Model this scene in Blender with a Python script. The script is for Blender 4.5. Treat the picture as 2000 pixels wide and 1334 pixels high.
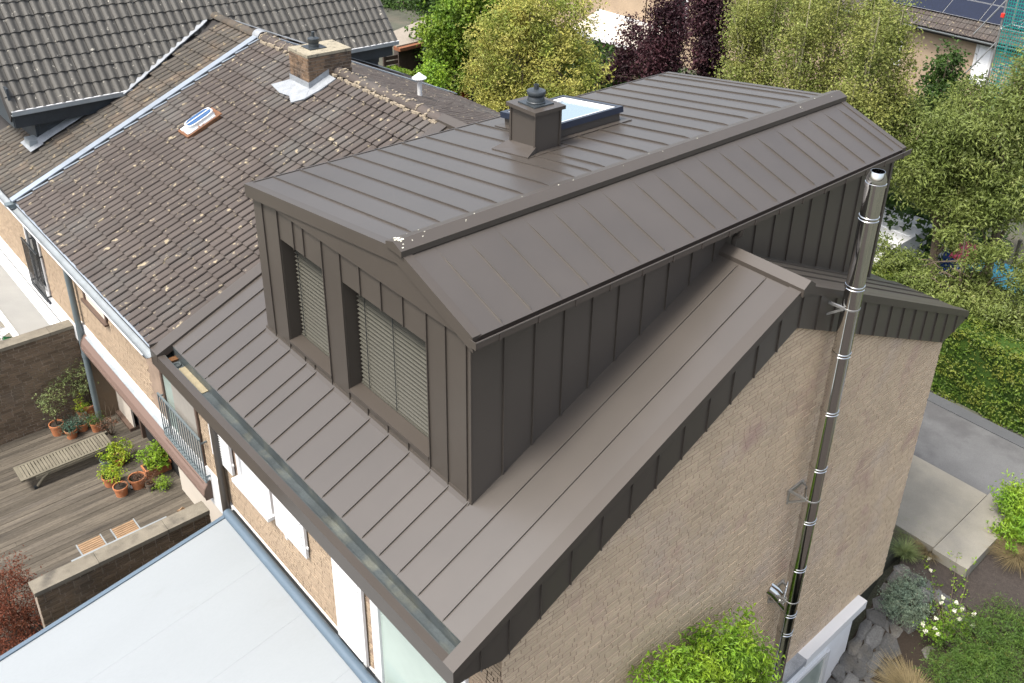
import bpy, math, random
import numpy as np
from mathutils import Vector, Matrix

# ------------------------------------------------------------------ clean
for _o in list(bpy.data.objects):
    bpy.data.objects.remove(_o)
scene = bpy.context.scene
COL = scene.collection
rnd = random.Random(7)
RNG = np.random.default_rng(11)
R = math.radians

# ------------------------------------------------------------------ camera
# metres; X along the row of houses, Y from garden to street, Z up; eave corner = origin
F_PX, CX, CY = 1864.07, 1097.48, 463.16
CAM = np.array([5.8513, -4.2745, 9.0675])
YAW, PIT, ROL = -0.80339316, 0.4685508, 0.04277493
_f = np.array([math.sin(YAW)*math.cos(PIT), math.cos(YAW)*math.cos(PIT), -math.sin(PIT)])
_r = np.array([math.cos(YAW), -math.sin(YAW), 0.0])
_u = np.cross(_r, _f)
_r2 = math.cos(ROL)*_r + math.sin(ROL)*_u
_u2 = -math.sin(ROL)*_r + math.cos(ROL)*_u
ROTM = np.array([_r2, -_u2, _f])
cam_d = bpy.data.cameras.new('camera')
cam = bpy.data.objects.new('camera', cam_d)
COL.objects.link(cam)
cam.matrix_world = Matrix(((_r2[0], _u2[0], -_f[0], CAM[0]), (_r2[1], _u2[1], -_f[1], CAM[1]),
                           (_r2[2], _u2[2], -_f[2], CAM[2]), (0, 0, 0, 1)))
cam_d.sensor_width = 36.0
cam_d.lens = F_PX/2000*36
cam_d.shift_x = (1000-CX)/2000
cam_d.shift_y = (CY-667)/2000
cam_d.clip_start = 0.1
cam_d.clip_end = 2000
scene.camera = cam

def at(px, py, ax, val):
    """photo pixel -> point on the plane  axis = val"""
    d = ROTM.T @ np.array([(px-CX)/F_PX, (py-CY)/F_PX, 1.0])
    t = (val-CAM[ax])/d[ax]
    return CAM + t*d

def proj(p):
    v = ROTM @ (np.array(p, float)-CAM)
    return CX+F_PX*v[0]/v[2], CY+F_PX*v[1]/v[2]

# ------------------------------------------------------------------ light
SUN_DIR = np.array([-0.04, -0.47, 0.88]); SUN_DIR /= np.linalg.norm(SUN_DIR)
world = bpy.data.worlds.new('World'); scene.world = world
world.use_nodes = True
wn = world.node_tree.nodes; wl = world.node_tree.links
bg = wn['Background']
sky = wn.new('ShaderNodeTexSky'); sky.sky_type = 'NISHITA'; sky.sun_disc = False
sky.sun_elevation = math.asin(SUN_DIR[2])
sky.sun_rotation = math.atan2(SUN_DIR[0], SUN_DIR[1])
sky.air_density = 1.0; sky.dust_density = 4.0; sky.ozone_density = 1.0
hs = wn.new('ShaderNodeHueSaturation'); hs.inputs['Saturation'].default_value = 0.55
wl.new(sky.outputs[0], hs.inputs['Color']); wl.new(hs.outputs[0], bg.inputs['Color'])
bg.inputs['Strength'].default_value = 0.15
sun_d = bpy.data.lights.new('sun', 'SUN'); sun_d.energy = 2.0; sun_d.angle = R(14)
sun_d.color = (1.0, 0.955, 0.88)
sun = bpy.data.objects.new('sun', sun_d); COL.objects.link(sun)
sun.rotation_euler = Vector(tuple(SUN_DIR)).to_track_quat('Z', 'Y').to_euler()
sun.location = (-20, -25, 40)
vs = scene.view_settings
vs.view_transform = 'Standard'; vs.look = 'None'; vs.gamma = 1.0; vs.use_curve_mapping = False
vs.exposure = 1.3
scene.render.engine = 'CYCLES'

# ------------------------------------------------------------------ materials
def nodes_of(m):
    m.use_nodes = True
    return m.node_tree.nodes, m.node_tree.links

MATS = {}
def mat(name, col, rough=0.7, var=0.12, scale=3.0, col2=None, c2scale=1.0, c2lo=0.5, c2hi=0.7, bump=0.0,
        bscale=60.0, metal=0.0, spec=0.4, island=0.0, stretch=(1, 1, 1), fine=0.0, fscale=120.0,
        col3=None, c3scale=4.0, c3lo=0.62, c3hi=0.7, trans=0.0, coat=0.0):
    m = bpy.data.materials.new(name); n, l = nodes_of(m)
    b = n['Principled BSDF']
    tc = n.new('ShaderNodeTexCoord'); mp = n.new('ShaderNodeMapping')
    mp.inputs['Scale'].default_value = stretch
    oinf = n.new('ShaderNodeObjectInfo'); vadd = n.new('ShaderNodeVectorMath'); vadd.operation = 'ADD'
    l.new(tc.outputs['Object'], vadd.inputs[0]); l.new(oinf.outputs['Location'], vadd.inputs[1])
    l.new(vadd.outputs[0], mp.inputs['Vector'])
    def noise(sc, det=4.0):
        t = n.new('ShaderNodeTexNoise'); t.inputs['Scale'].default_value = sc
        t.inputs['Detail'].default_value = det; t.inputs['Roughness'].default_value = 0.6
        l.new(mp.outputs[0], t.inputs['Vector']); return t
    def mixc(fac, a, bb, mode='MIX'):
        x = n.new('ShaderNodeMix'); x.data_type = 'RGBA'; x.blend_type = mode
        if isinstance(fac, (int, float)): x.inputs[0].default_value = fac
        else: l.new(fac, x.inputs[0])
        for k, s in ((6, a), (7, bb)):
            if isinstance(s, tuple): x.inputs[k].default_value = (*s[:3], 1)
            else: l.new(s, x.inputs[k])
        return x.outputs[2]
    def ramp(src, lo, hi, a=0.0, bb=1.0):
        r = n.new('ShaderNodeMapRange'); r.inputs['From Min'].default_value = lo
        r.inputs['From Max'].default_value = hi; r.inputs['To Min'].default_value = a
        r.inputs['To Max'].default_value = bb
        l.new(src, r.inputs['Value']); return r.outputs[0]
    c = tuple(col)
    cur = c
    if col2 is not None:
        cur = mixc(ramp(noise(c2scale).outputs['Fac'], c2lo, c2hi), c, tuple(col2))
    if col3 is not None:
        cur = mixc(ramp(noise(c3scale, 6).outputs['Fac'], c3lo, c3hi), cur, tuple(col3))
    # brightness modulation
    val = ramp(noise(scale).outputs['Fac'], 0.25, 0.75, 1-var, 1+var)
    if fine > 0:
        f2 = ramp(noise(fscale, 2).outputs['Fac'], 0.3, 0.7, 1-fine, 1+fine)
        mm = n.new('ShaderNodeMath'); mm.operation = 'MULTIPLY'; l.new(val, mm.inputs[0]); l.new(f2, mm.inputs[1]); val = mm.outputs[0]
    if island > 0:
        g = n.new('ShaderNodeNewGeometry'); oi = n.new('ShaderNodeObjectInfo')
        ad = n.new('ShaderNodeMath'); ad.operation = 'ADD'
        l.new(g.outputs['Random Per Island'], ad.inputs[0]); l.new(oi.outputs['Random'], ad.inputs[1])
        fr = n.new('ShaderNodeMath'); fr.operation = 'FRACT'; l.new(ad.outputs[0], fr.inputs[0])
        iv = ramp(fr.outputs[0], 0, 1, 1-island, 1+island)
        mm = n.new('ShaderNodeMath'); mm.operation = 'MULTIPLY'; l.new(val, mm.inputs[0]); l.new(iv, mm.inputs[1]); val = mm.outputs[0]
    vm = n.new('ShaderNodeVectorMath'); vm.operation = 'SCALE'
    if isinstance(cur, tuple): vm.inputs[0].default_value = cur[:3]
    else: l.new(cur, vm.inputs[0])
    l.new(val, vm.inputs['Scale'])
    l.new(vm.outputs[0], b.inputs['Base Color'])
    b.inputs['Roughness'].default_value = rough
    b.inputs['Metallic'].default_value = metal
    b.inputs['Specular IOR Level'].default_value = spec
    if coat: b.inputs['Coat Weight'].default_value = coat
    if bump > 0:
        bp = n.new('ShaderNodeBump'); bp.inputs['Strength'].default_value = bump; bp.inputs['Distance'].default_value = 0.004
        l.new(noise(bscale, 3).outputs['Fac'], bp.inputs['Height']); l.new(bp.outputs[0], b.inputs['Normal'])
    if trans > 0:
        tr = n.new('ShaderNodeBsdfTranslucent'); l.new(vm.outputs[0], tr.inputs['Color'])
        mx = n.new('ShaderNodeMixShader'); mx.inputs[0].default_value = trans
        l.new(b.outputs[0], mx.inputs[1]); l.new(tr.outputs[0], mx.inputs[2])
        l.new(mx.outputs[0], n['Material Output'].inputs['Surface'])
    MATS[name] = m
    return m

M = mat
BROWN = M('brown_metal', (0.054, 0.0455, 0.0378), rough=0.36, var=0.10, scale=0.8, spec=0.75, island=0.035, fine=0.03, fscale=300, bump=0.5, bscale=1.6)
BROWN_T = M('brown_trim', (0.056, 0.047, 0.039), rough=0.38, var=0.06, scale=1.0, spec=0.5, fine=0.03, fscale=300)
BROWN_D = M('brown_gutter', (0.075, 0.06, 0.05), rough=0.4, var=0.06, spec=0.5)
BRICK = M('gable_brick', (0.50, 0.39, 0.272), rough=0.9, var=0.08, scale=1.2, col2=(0.45, 0.36, 0.285), c2scale=0.5, island=0.07, spec=0.15, fine=0.05, fscale=30, col3=(0.42, 0.30, 0.235), c3scale=0.9, c3lo=0.55, c3hi=0.7)
BRICK_F = M('front_brick', (0.32, 0.245, 0.172), rough=0.9, var=0.10, scale=1.0, col2=(0.34, 0.26, 0.18), c2scale=0.6, island=0.07, spec=0.15, fine=0.05, fscale=30)
MORTAR = M('mortar', (0.275, 0.205, 0.155), rough=0.95, var=0.15, scale=4, fine=0.15, fscale=150, spec=0.1)
MORTAR_D = M('dark_mortar', (0.30, 0.25, 0.20), rough=0.95, var=0.25, scale=3, fine=0.15, fscale=150, spec=0.1)
BRICK_D = M('weathered_brick', (0.145, 0.107, 0.073), rough=0.9, var=0.2, scale=1.5, col2=(0.10, 0.085, 0.068), c2scale=0.9, c2lo=0.52, c2hi=0.75, island=0.22, spec=0.15, fine=0.15, fscale=80, bump=0.3, bscale=90)
BRICK_C = M('chimney_brick', (0.17, 0.115, 0.075), rough=0.9, var=0.2, scale=4, col2=(0.05, 0.042, 0.036), c2scale=2.2, c2lo=0.45, c2hi=0.65, island=0.25, spec=0.15, fine=0.15, fscale=80, bump=0.3, bscale=90)
CONC = M('coping_concrete', (0.17, 0.152, 0.12), rough=0.9, var=0.22, scale=3, col2=(0.075, 0.068, 0.058), c2scale=2.0, c2lo=0.52, c2hi=0.72, fine=0.15, fscale=70, bump=0.3, bscale=60, spec=0.15)
CAPSTONE = M('chimney_capstone', (0.27, 0.24, 0.18), rough=0.95, var=0.2, scale=8, col2=(0.12, 0.11, 0.09), c2scale=9, c2lo=0.55, c2hi=0.68, fine=0.15, bump=0.4, bscale=60, spec=0.1)
TILE = M('brown_roof_tile', (0.064, 0.052, 0.045), rough=0.75, var=0.14, scale=1.1, island=0.11, col2=(0.078, 0.073, 0.066), c2scale=0.7, c2lo=0.5, c2hi=0.75, col3=(0.27, 0.225, 0.15), c3scale=7.0, c3lo=0.615, c3hi=0.67, fine=0.12, fscale=90, bump=0.2, bscale=80, spec=0.3)
TILE_L = M('lichen_roof_tile', (0.068, 0.060, 0.050), rough=0.8, var=0.2, scale=1.3, island=0.16, col2=(0.105, 0.078, 0.056), c2scale=1.2, c2lo=0.5, c2hi=0.7, col3=(0.20, 0.16, 0.10), c3scale=6.0, c3lo=0.60, c3hi=0.68, fine=0.14, fscale=90, bump=0.2, bscale=80, spec=0.25)
PANT = M('grey_pantile', (0.066, 0.062, 0.054), rough=0.6, var=0.12, scale=1.2, island=0.10, col3=(0.34, 0.32, 0.27), c3scale=9, c3lo=0.64, c3hi=0.70, fine=0.10, fscale=90, spec=0.4)
UNDER = M('roof_underlay', (0.03, 0.027, 0.025), rough=0.9, var=0.1)
ZINC = M('zinc_sheet', (0.30, 0.34, 0.385), rough=0.35, var=0.10, scale=3, metal=0.35, spec=0.5, fine=0.05)
ZINC_G = M('zinc_gutter', (0.27, 0.295, 0.305), rough=0.45, var=0.14, scale=2.5, metal=0.25, fine=0.06, col2=(0.30, 0.32, 0.33), c2scale=2)
ZINC_D = M('weathered_zinc', (0.07, 0.082, 0.084), rough=0.45, var=0.35, scale=2.2, metal=0.25, fine=0.15, fscale=40, col2=(0.12, 0.125, 0.105), c2scale=3.0, c2lo=0.5, c2hi=0.7)
ZINC_P = M('grey_pipe', (0.14, 0.17, 0.18), rough=0.45, var=0.12, scale=2, metal=0.2)
LEAD = M('lead_flashing', (0.25, 0.265, 0.28), rough=0.55, var=0.2, scale=6, metal=0.1, fine=0.15, fscale=40, bump=0.4, bscale=14)
SLATE = M('slate_cladding', (0.028, 0.035, 0.042), rough=0.5, var=0.3, scale=3, island=0.3, fine=0.15, fscale=40, spec=0.5)
STEEL = M('polished_steel', (0.60, 0.60, 0.59), rough=0.07, var=0.05, metal=1.0)
STEEL_B = M('galvanised_steel', (0.42, 0.42, 0.41), rough=0.4, var=0.12, scale=12, metal=0.8)
WHITE = M('white_paint', (0.62, 0.62, 0.615), rough=0.45, var=0.03, spec=0.4)
WHITE_R = M('white_render', (0.80, 0.81, 0.82), rough=0.85, var=0.05, scale=2, fine=0.03, spec=0.2)
CREAM = M('cream_render', (0.50, 0.45, 0.385), rough=0.85, var=0.04, scale=2, spec=0.2)
CANOPY = M('white_canopy', (0.225, 0.243, 0.253), rough=0.55, var=0.03, scale=1.0, spec=0.3, fine=0.015, fscale=40, stretch=(1, .35, 1), col3=(0.195, 0.205, 0.205), c3scale=1.6, c3lo=0.62, c3hi=0.85)
FABRIC = M('awning_fabric', (0.36, 0.355, 0.335), rough=0.9, var=0.06, scale=2.0, spec=0.1, fine=0.05, fscale=60, trans=0.25)
BLUEGREY = M('blue_grey_aluminium', (0.085, 0.12, 0.155), rough=0.4, var=0.05, spec=0.5)
BLACK = M('black_plastic', (0.018, 0.022, 0.026), rough=0.35, var=0.1, spec=0.5)
NAVY = M('dark_blue_frame', (0.012, 0.018, 0.035), rough=0.3, var=0.08, spec=0.6)
POTBLK = M('black_pot', (0.028, 0.034, 0.038), rough=0.38, var=0.12, spec=0.5)
GLASS_D = M('dark_glass', (0.012, 0.014, 0.016), rough=0.05, var=0.1, spec=0.7)
GLASS_G = M('green_glass', (0.32, 0.38, 0.34), rough=0.08, var=0.12, scale=0.6, spec=0.6)
GLASS_S = M('skylight_glass', (0.10, 0.17, 0.22), rough=0.03, var=0.10, scale=0.8, spec=0.9, coat=1.0)
BLIND = M('blind_slat', (0.075, 0.072, 0.058), rough=0.4, var=0.04, spec=0.5)
DARK = M('dark_interior', (0.012, 0.012, 0.012), rough=0.9, var=0.1)
BROWN_A = M('brown_awning_box', (0.155, 0.105, 0.085), rough=0.5, var=0.06, scale=1, stretch=(0.2, 2, 2), spec=0.4)
BROWN_W = M('brown_window_frame', (0.10, 0.066, 0.05), rough=0.5, var=0.06)
RUST = M('rusty_steel', (0.15, 0.07, 0.035), rough=0.85, var=0.25, scale=12, fine=0.2)
WOOD = M('weathered_deck', (0.092, 0.079, 0.062), rough=0.8, var=0.3, scale=2.2, stretch=(6, 0.55, 6), island=0.30, col2=(0.05, 0.044, 0.038), c2scale=0.8, c2lo=0.5, c2hi=0.75, fine=0.25, fscale=26, spec=0.2, bump=0.3, bscale=26)
TEAK = M('silver_teak', (0.155, 0.14, 0.105), rough=0.8, var=0.2, scale=3, island=0.14, fine=0.18, fscale=60, spec=0.2)
TEAK_Y = M('honey_wood', (0.25, 0.16, 0.09), rough=0.6, var=0.2, scale=6, island=0.12, fine=0.15, fscale=60)
FENCE = M('dark_fence_board', (0.045, 0.030, 0.022), rough=0.85, var=0.25, scale=3, island=0.3, fine=0.2, fscale=60)
REED = M('reed_roof', (0.23, 0.20, 0.16), rough=0.95, var=0.25, scale=4, stretch=(1, 8, 1), fine=0.2, fscale=40)
TERRA = M('terracotta', (0.42, 0.165, 0.075), rough=0.85, var=0.14, scale=6, col2=(0.46, 0.28, 0.18), c2scale=6, c2lo=0.55, c2hi=0.75, fine=0.1, spec=0.2)
SOIL = M('potting_soil', (0.03, 0.022, 0.016), rough=1.0, var=0.3, scale=30, bump=0.5)
MULCH = M('dark_mulch', (0.040, 0.032, 0.027), rough=1.0, var=0.25, scale=12, fine=0.35, fscale=60, bump=0.6, bscale=45)
GROUND = M('lawn_ground', (0.060, 0.062, 0.044), rough=1.0, var=0.3, scale=0.8, col2=(0.085, 0.075, 0.055), c2scale=0.35, fine=0.3, fscale=30, bump=0.5, bscale=30)
ASPH = M('asphalt', (0.105, 0.105, 0.105), rough=0.9, var=0.14, scale=1.2, fine=0.12, fscale=60, col2=(0.075, 0.074, 0.075), c2scale=0.7, c2lo=0.5, c2hi=0.65, bump=0.3, bscale=90)
ASPH2 = M('path_asphalt', (0.075, 0.078, 0.082), rough=0.9, var=0.10, scale=1.5, fine=0.1, fscale=60, bump=0.3, bscale=90)
SLAB = M('concrete_slab', (0.21, 0.195, 0.16), rough=0.9, var=0.14, scale=1.6, fine=0.10, fscale=60, col2=(0.17, 0.16, 0.14), c2scale=1.1, c2lo=0.55, c2hi=0.8, bump=0.25, bscale=60)
STONE = M('grey_stone', (0.085, 0.085, 0.084), rough=0.85, var=0.35, scale=3, island=0.28, col2=(0.15, 0.135, 0.11), c2scale=1.3, fine=0.2, fscale=30, bump=0.8, bscale=9)
BARK = M('bark', (0.11, 0.085, 0.06), rough=0.95, var=0.25, scale=6, fine=0.2)
BARK_B = M('birch_bark', (0.30, 0.27, 0.17), rough=0.9, var=0.2, scale=4, fine=0.15)
SOLAR = M('solar_cell', (0.006, 0.009, 0.022), rough=0.12, var=0.1, spec=0.6)
NET = M('green_netting', (0.01, 0.24, 0.21), rough=0.8, var=0.15, trans=0.3)
PINK = M('pink_plastic', (0.60, 0.09, 0.15), rough=0.5, var=0.05)
TURQ = M('turquoise_plastic', (0.08, 0.40, 0.52), rough=0.5, var=0.05)
BLUE = M('blue_plastic', (0.01, 0.06, 0.26), rough=0.45, var=0.05)
RED = M('red_plastic', (0.55, 0.03, 0.02), rough=0.5, var=0.05)
GRASSDRY = M('dry_grass', (0.22, 0.17, 0.085), rough=0.9, var=0.15, island=0.3, trans=0.3)
PETAL = M('white_petals', (0.75, 0.73, 0.60), rough=0.8, var=0.05, island=0.1, trans=0.2)

def leafmat(name, a, b, c=None, scale=0.9, island=0.32, trans=0.35):
    return mat(name, a, rough=0.55, var=0.18, scale=scale*2, col2=b, c2scale=scale, c2lo=0.40, c2hi=0.62, island=island,
               col3=c, c3scale=scale*2.3, c3lo=0.60, c3hi=0.70, trans=trans, spec=0.35)
L_YEL = leafmat('golden_leaves', (0.42, 0.39, 0.10), (0.20, 0.25, 0.045), (0.55, 0.47, 0.18))
L_MAP = leafmat('maple_leaves', (0.109, 0.203, 0.017), (0.189, 0.261, 0.026), (0.261, 0.290, 0.043))
L_DRK = leafmat('dark_green_leaves', (0.034, 0.072, 0.012), (0.054, 0.102, 0.017), (0.084, 0.144, 0.024))
L_PUR = leafmat('purple_leaves', (0.036, 0.013, 0.018), (0.066, 0.024, 0.031), (0.108, 0.042, 0.042))
L_BIR = leafmat('birch_leaves', (0.23, 0.24, 0.06), (0.165, 0.20, 0.045), (0.38, 0.36, 0.12))
L_GRN = leafmat('fresh_green_leaves', (0.125, 0.165, 0.036), (0.17, 0.205, 0.052), (0.32, 0.33, 0.13))
L_HED = leafmat('hedge_leaves', (0.087, 0.152, 0.017), (0.152, 0.181, 0.026), (0.246, 0.232, 0.036), scale=2.0)
L_LIM = leafmat('lime_leaves', (0.145, 0.275, 0.022), (0.246, 0.362, 0.029), (0.087, 0.189, 0.017), scale=2.0)
L_RED = leafmat('red_maple_leaves', (0.204, 0.066, 0.036), (0.132, 0.048, 0.026), (0.288, 0.120, 0.060), scale=2.5)
L_GRY = leafmat('grey_green_leaves', (0.196, 0.246, 0.167), (0.131, 0.189, 0.138), (0.290, 0.319, 0.217), scale=3)
L_OLV = leafmat('olive_leaves', (0.217, 0.254, 0.094), (0.145, 0.189, 0.072), (0.348, 0.348, 0.160), scale=4)
L_BLU = leafmat('blue_green_leaves', (0.054, 0.114, 0.078), (0.084, 0.156, 0.108), None, scale=4)
L_YLW = leafmat('yellow_green_leaves', (0.348, 0.420, 0.029), (0.174, 0.290, 0.022), (0.420, 0.420, 0.072), scale=5)
L_ROS = leafmat('needle_green_leaves', (0.060, 0.120, 0.017), (0.090, 0.156, 0.022), (0.144, 0.102, 0.024), scale=2.5)
L_BRN = leafmat('russet_leaves', (0.192, 0.096, 0.054), (0.132, 0.072, 0.048), None, scale=5)

# ------------------------------------------------------------------ mesh tools
def V(*a): return np.array(a, float)
def nrm(v): v = np.array(v, float); return v/np.linalg.norm(v)

class MB:
    def __init__(s): s.v = []; s.f = []
    def add(s, vs_, fs):
        k = len(s.v); s.v += [tuple(map(float, p)) for p in vs_]; s.f += [tuple(i+k for i in f) for f in fs]; return s
    def hexa(s, p):   # 8 points: bottom ring 0-3, top ring 4-7
        return s.add(p, [(3, 2, 1, 0), (4, 5, 6, 7), (0, 1, 5, 4), (1, 2, 6, 5), (2, 3, 7, 6), (3, 0, 4, 7)])
    def box(s, x0, x1, y0, y1, z0, z1):
        return s.hexa([(x0, y0, z0), (x1, y0, z0), (x1, y1, z0), (x0, y1, z0), (x0, y0, z1), (x1, y0, z1), (x1, y1, z1), (x0, y1, z1)])
    def obox(s, c, a, b, n):  # centre, half vectors
        c, a, b, n = map(np.array, (c, a, b, n))
        return s.hexa([c-a-b-n, c+a-b-n, c+a+b-n, c-a+b-n, c-a-b+n, c+a-b+n, c+a+b+n, c-a+b+n])
    def prism(s, poly, vec):
        vec = np.array(vec, float); n = len(poly)
        a = [np.array(p, float) for p in poly]; b = [p+vec for p in a]
        fs = [tuple(range(n-1, -1, -1)), tuple(range(n, 2*n))] + [(i, (i+1) % n, n+(i+1) % n, n+i) for i in range(n)]
        return s.add(a+b, fs)
    def bar(s, p, q, w, h, up=(0, 0, 1)):
        p, q = np.array(p, float), np.array(q, float); d = nrm(q-p); u = np.array(up, float)
        sd = np.cross(d, u)
        if np.linalg.norm(sd) < 1e-6: sd = np.cross(d, (1, 0, 0))
        sd = nrm(sd); u = np.cross(sd, d)
        return s.obox((p+q)/2, (q-p)/2, sd*w/2, u*h/2)
    def tube(s, pts, radii, seg=8, caps=True):
        pts = [np.array(p, float) for p in pts]
        if isinstance(radii, (int, float)): radii = [radii]*len(pts)
        k0 = len(s.v); vs_ = []; fs = []
        prev = None
        for i, p in enumerate(pts):
            d = nrm(pts[min(i+1, len(pts)-1)]-pts[max(i-1, 0)])
            a = np.cross(d, (0, 0, 1)) if prev is None else prev-d*np.dot(prev, d)
            if np.linalg.norm(a) < 1e-5: a = np.cross(d, (1, 0, 0))
            a = nrm(a); prev = a; b = np.cross(d, a)
            for j in range(seg):
                t = 2*math.pi*j/seg
                vs_.append(p+radii[i]*(a*math.cos(t)+b*math.sin(t)))
        for i in range(len(pts)-1):
            for j in range(seg):
                fs.append((i*seg+j, i*seg+(j+1) % seg, (i+1)*seg+(j+1) % seg, (i+1)*seg+j))
        if caps:
            fs.append(tuple(range(seg-1, -1, -1))); m = (len(pts)-1)*seg; fs.append(tuple(range(m, m+seg)))
        return s.add(vs_, fs)
    def lathe(s, prof, c=(0, 0, 0), seg=20, axis=None):  # profile [(r,z)] around z through c
        c = np.array(c, float); vs_ = []; fs = []
        ax = nrm(axis) if axis is not None else V(0, 0, 1)
        a = np.cross(ax, (0, 1, 0)); a = nrm(a) if np.linalg.norm(a) > 1e-6 else V(1, 0, 0); b = np.cross(ax, a)
        for r, z in prof:
            for j in range(seg):
                t = 2*math.pi*j/seg; vs_.append(c+ax*z+r*(a*math.cos(t)+b*math.sin(t)))
        for i in range(len(prof)-1):
            for j in range(seg):
                fs.append((i*seg+j, i*seg+(j+1) % seg, (i+1)*seg+(j+1) % seg, (i+1)*seg+j))
        return s.add(vs_, fs)
    def mesh(s, name):
        me = bpy.data.meshes.new(name); me.from_pydata(s.v, [], s.f); me.update(); return me

WLOC = {}
def link(o, parent=None):
    COL.objects.link(o)
    if parent is not None:
        o.parent = parent
        o.location = Vector(o.location) - Vector(WLOC[parent.name])
    return o
def smooth(me, ang=40):
    me.polygons.foreach_set('use_smooth', [True]*len(me.polygons))
    try: me.set_sharp_from_angle(angle=R(ang))
    except Exception: pass
def put(name, me, m, parent=None, loc=(0, 0, 0), rot=None, sm=False):
    """mesh object; loc is in world space"""
    if isinstance(me, MB): me = me.mesh(name)
    if sm: smooth(me)
    if m is not None and len(me.materials) == 0: me.materials.append(m)
    o = bpy.data.objects.new(name, me); o.location = loc
    if rot is not None: o.rotation_euler = rot
    link(o, parent); WLOC[o.name] = tuple(loc)
    return o
def tag(o, label, cat, group=None, kind=None):
    o['label'] = label; o['category'] = cat
    if group: o['group'] = group
    if kind: o['kind'] = kind
    return o
def thing(name, label, cat, loc=(0, 0, 0), group=None):
    o = bpy.data.objects.new(name, None); o.location = loc; o.empty_display_size = 0.2
    COL.objects.link(o); WLOC[o.name] = tuple(loc)
    return tag(o, label, cat, group)
def struct(name, me, m, **k):
    o = put(name, me, m, **k); o['kind'] = 'structure'; return o

def seam(P, Q, n, w=0.016, h=0.028, t0=0.0, t1=0.0):
    P, Q, n = np.array(P, float), np.array(Q, float), nrm(n)
    L = np.linalg.norm(Q-P); d = (Q-P)/L; sd = nrm(np.cross(d, n))*w/2
    st = [(0, 0.12 if t0 else 1)] + ([(t0, 1)] if t0 else []) + ([(L-t1, 1)] if t1 else []) + [(L, 0.12 if t1 else 1)]
    vs_ = []; fs = []
    for t, k in st:
        c = P+d*t
        vs_ += [c-sd, c+sd, c+sd+n*h*k, c-sd+n*h*k]
    for i in range(len(st)-1):
        a = 4*i
        for j in range(4): fs.append((a+j, a+(j+1) % 4, a+4+(j+1) % 4, a+4+j))
    fs += [(3, 2, 1, 0), (len(vs_)-4, len(vs_)-3, len(vs_)-2, len(vs_)-1)]
    return MB().add(vs_, fs)

def clip_poly(poly, axis_fn):
    """Sutherland-Hodgman against axis_fn(p)>=0, 2-D points"""
    out = []
    for i in range(len(poly)):
        a, b = poly[i], poly[(i+1) % len(poly)]; fa, fb = axis_fn(a), axis_fn(b)
        if fa >= 0: out.append(a)
        if (fa >= 0) != (fb >= 0):
            t = fa/(fa-fb); out.append((a[0]+(b[0]-a[0])*t, a[1]+(b[1]-a[1])*t))
    return out

def strips(parent, poly, cuts, to3, n, th, m, name='panel', sname='seam', seam_kw=None, gap=0.0015, sm_mat=None, seam_at=None):
    """cut a 2-D polygon (s,t) at s = cuts into panels plus standing seams on the cuts"""
    n = nrm(n); out = []
    s0 = min(p[0] for p in poly); s1 = max(p[0] for p in poly)
    cs = [s0] + sorted(c for c in cuts if s0+0.03 < c < s1-0.03) + [s1]
    for a, b in zip(cs[:-1], cs[1:]):
        pp = clip_poly(clip_poly(poly, lambda p: p[0]-(a+gap)), lambda p: (b-gap)-p[0])
        if len(pp) < 3: continue
        P3 = [to3(*p) for p in pp]
        nn = np.cross(P3[1]-P3[0], P3[2]-P3[1])
        if np.dot(nn, n) < 0: P3 = P3[::-1]
        put(name, MB().prism([p for p in P3], n*th), m, parent)
    for c in cs[1:-1]:
        e = 1e-4
        pp = clip_poly(clip_poly(poly, lambda p: p[0]-(c-e)), lambda p: (c+e)-p[0])
        if len(pp) < 3: continue
        ts = [p[1] for p in pp]
        put(sname, seam(to3(c, min(ts))+n*th*0.5, to3(c, max(ts))+n*th*0.5, n, **(seam_kw or {})), sm_mat or m, parent)

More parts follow.
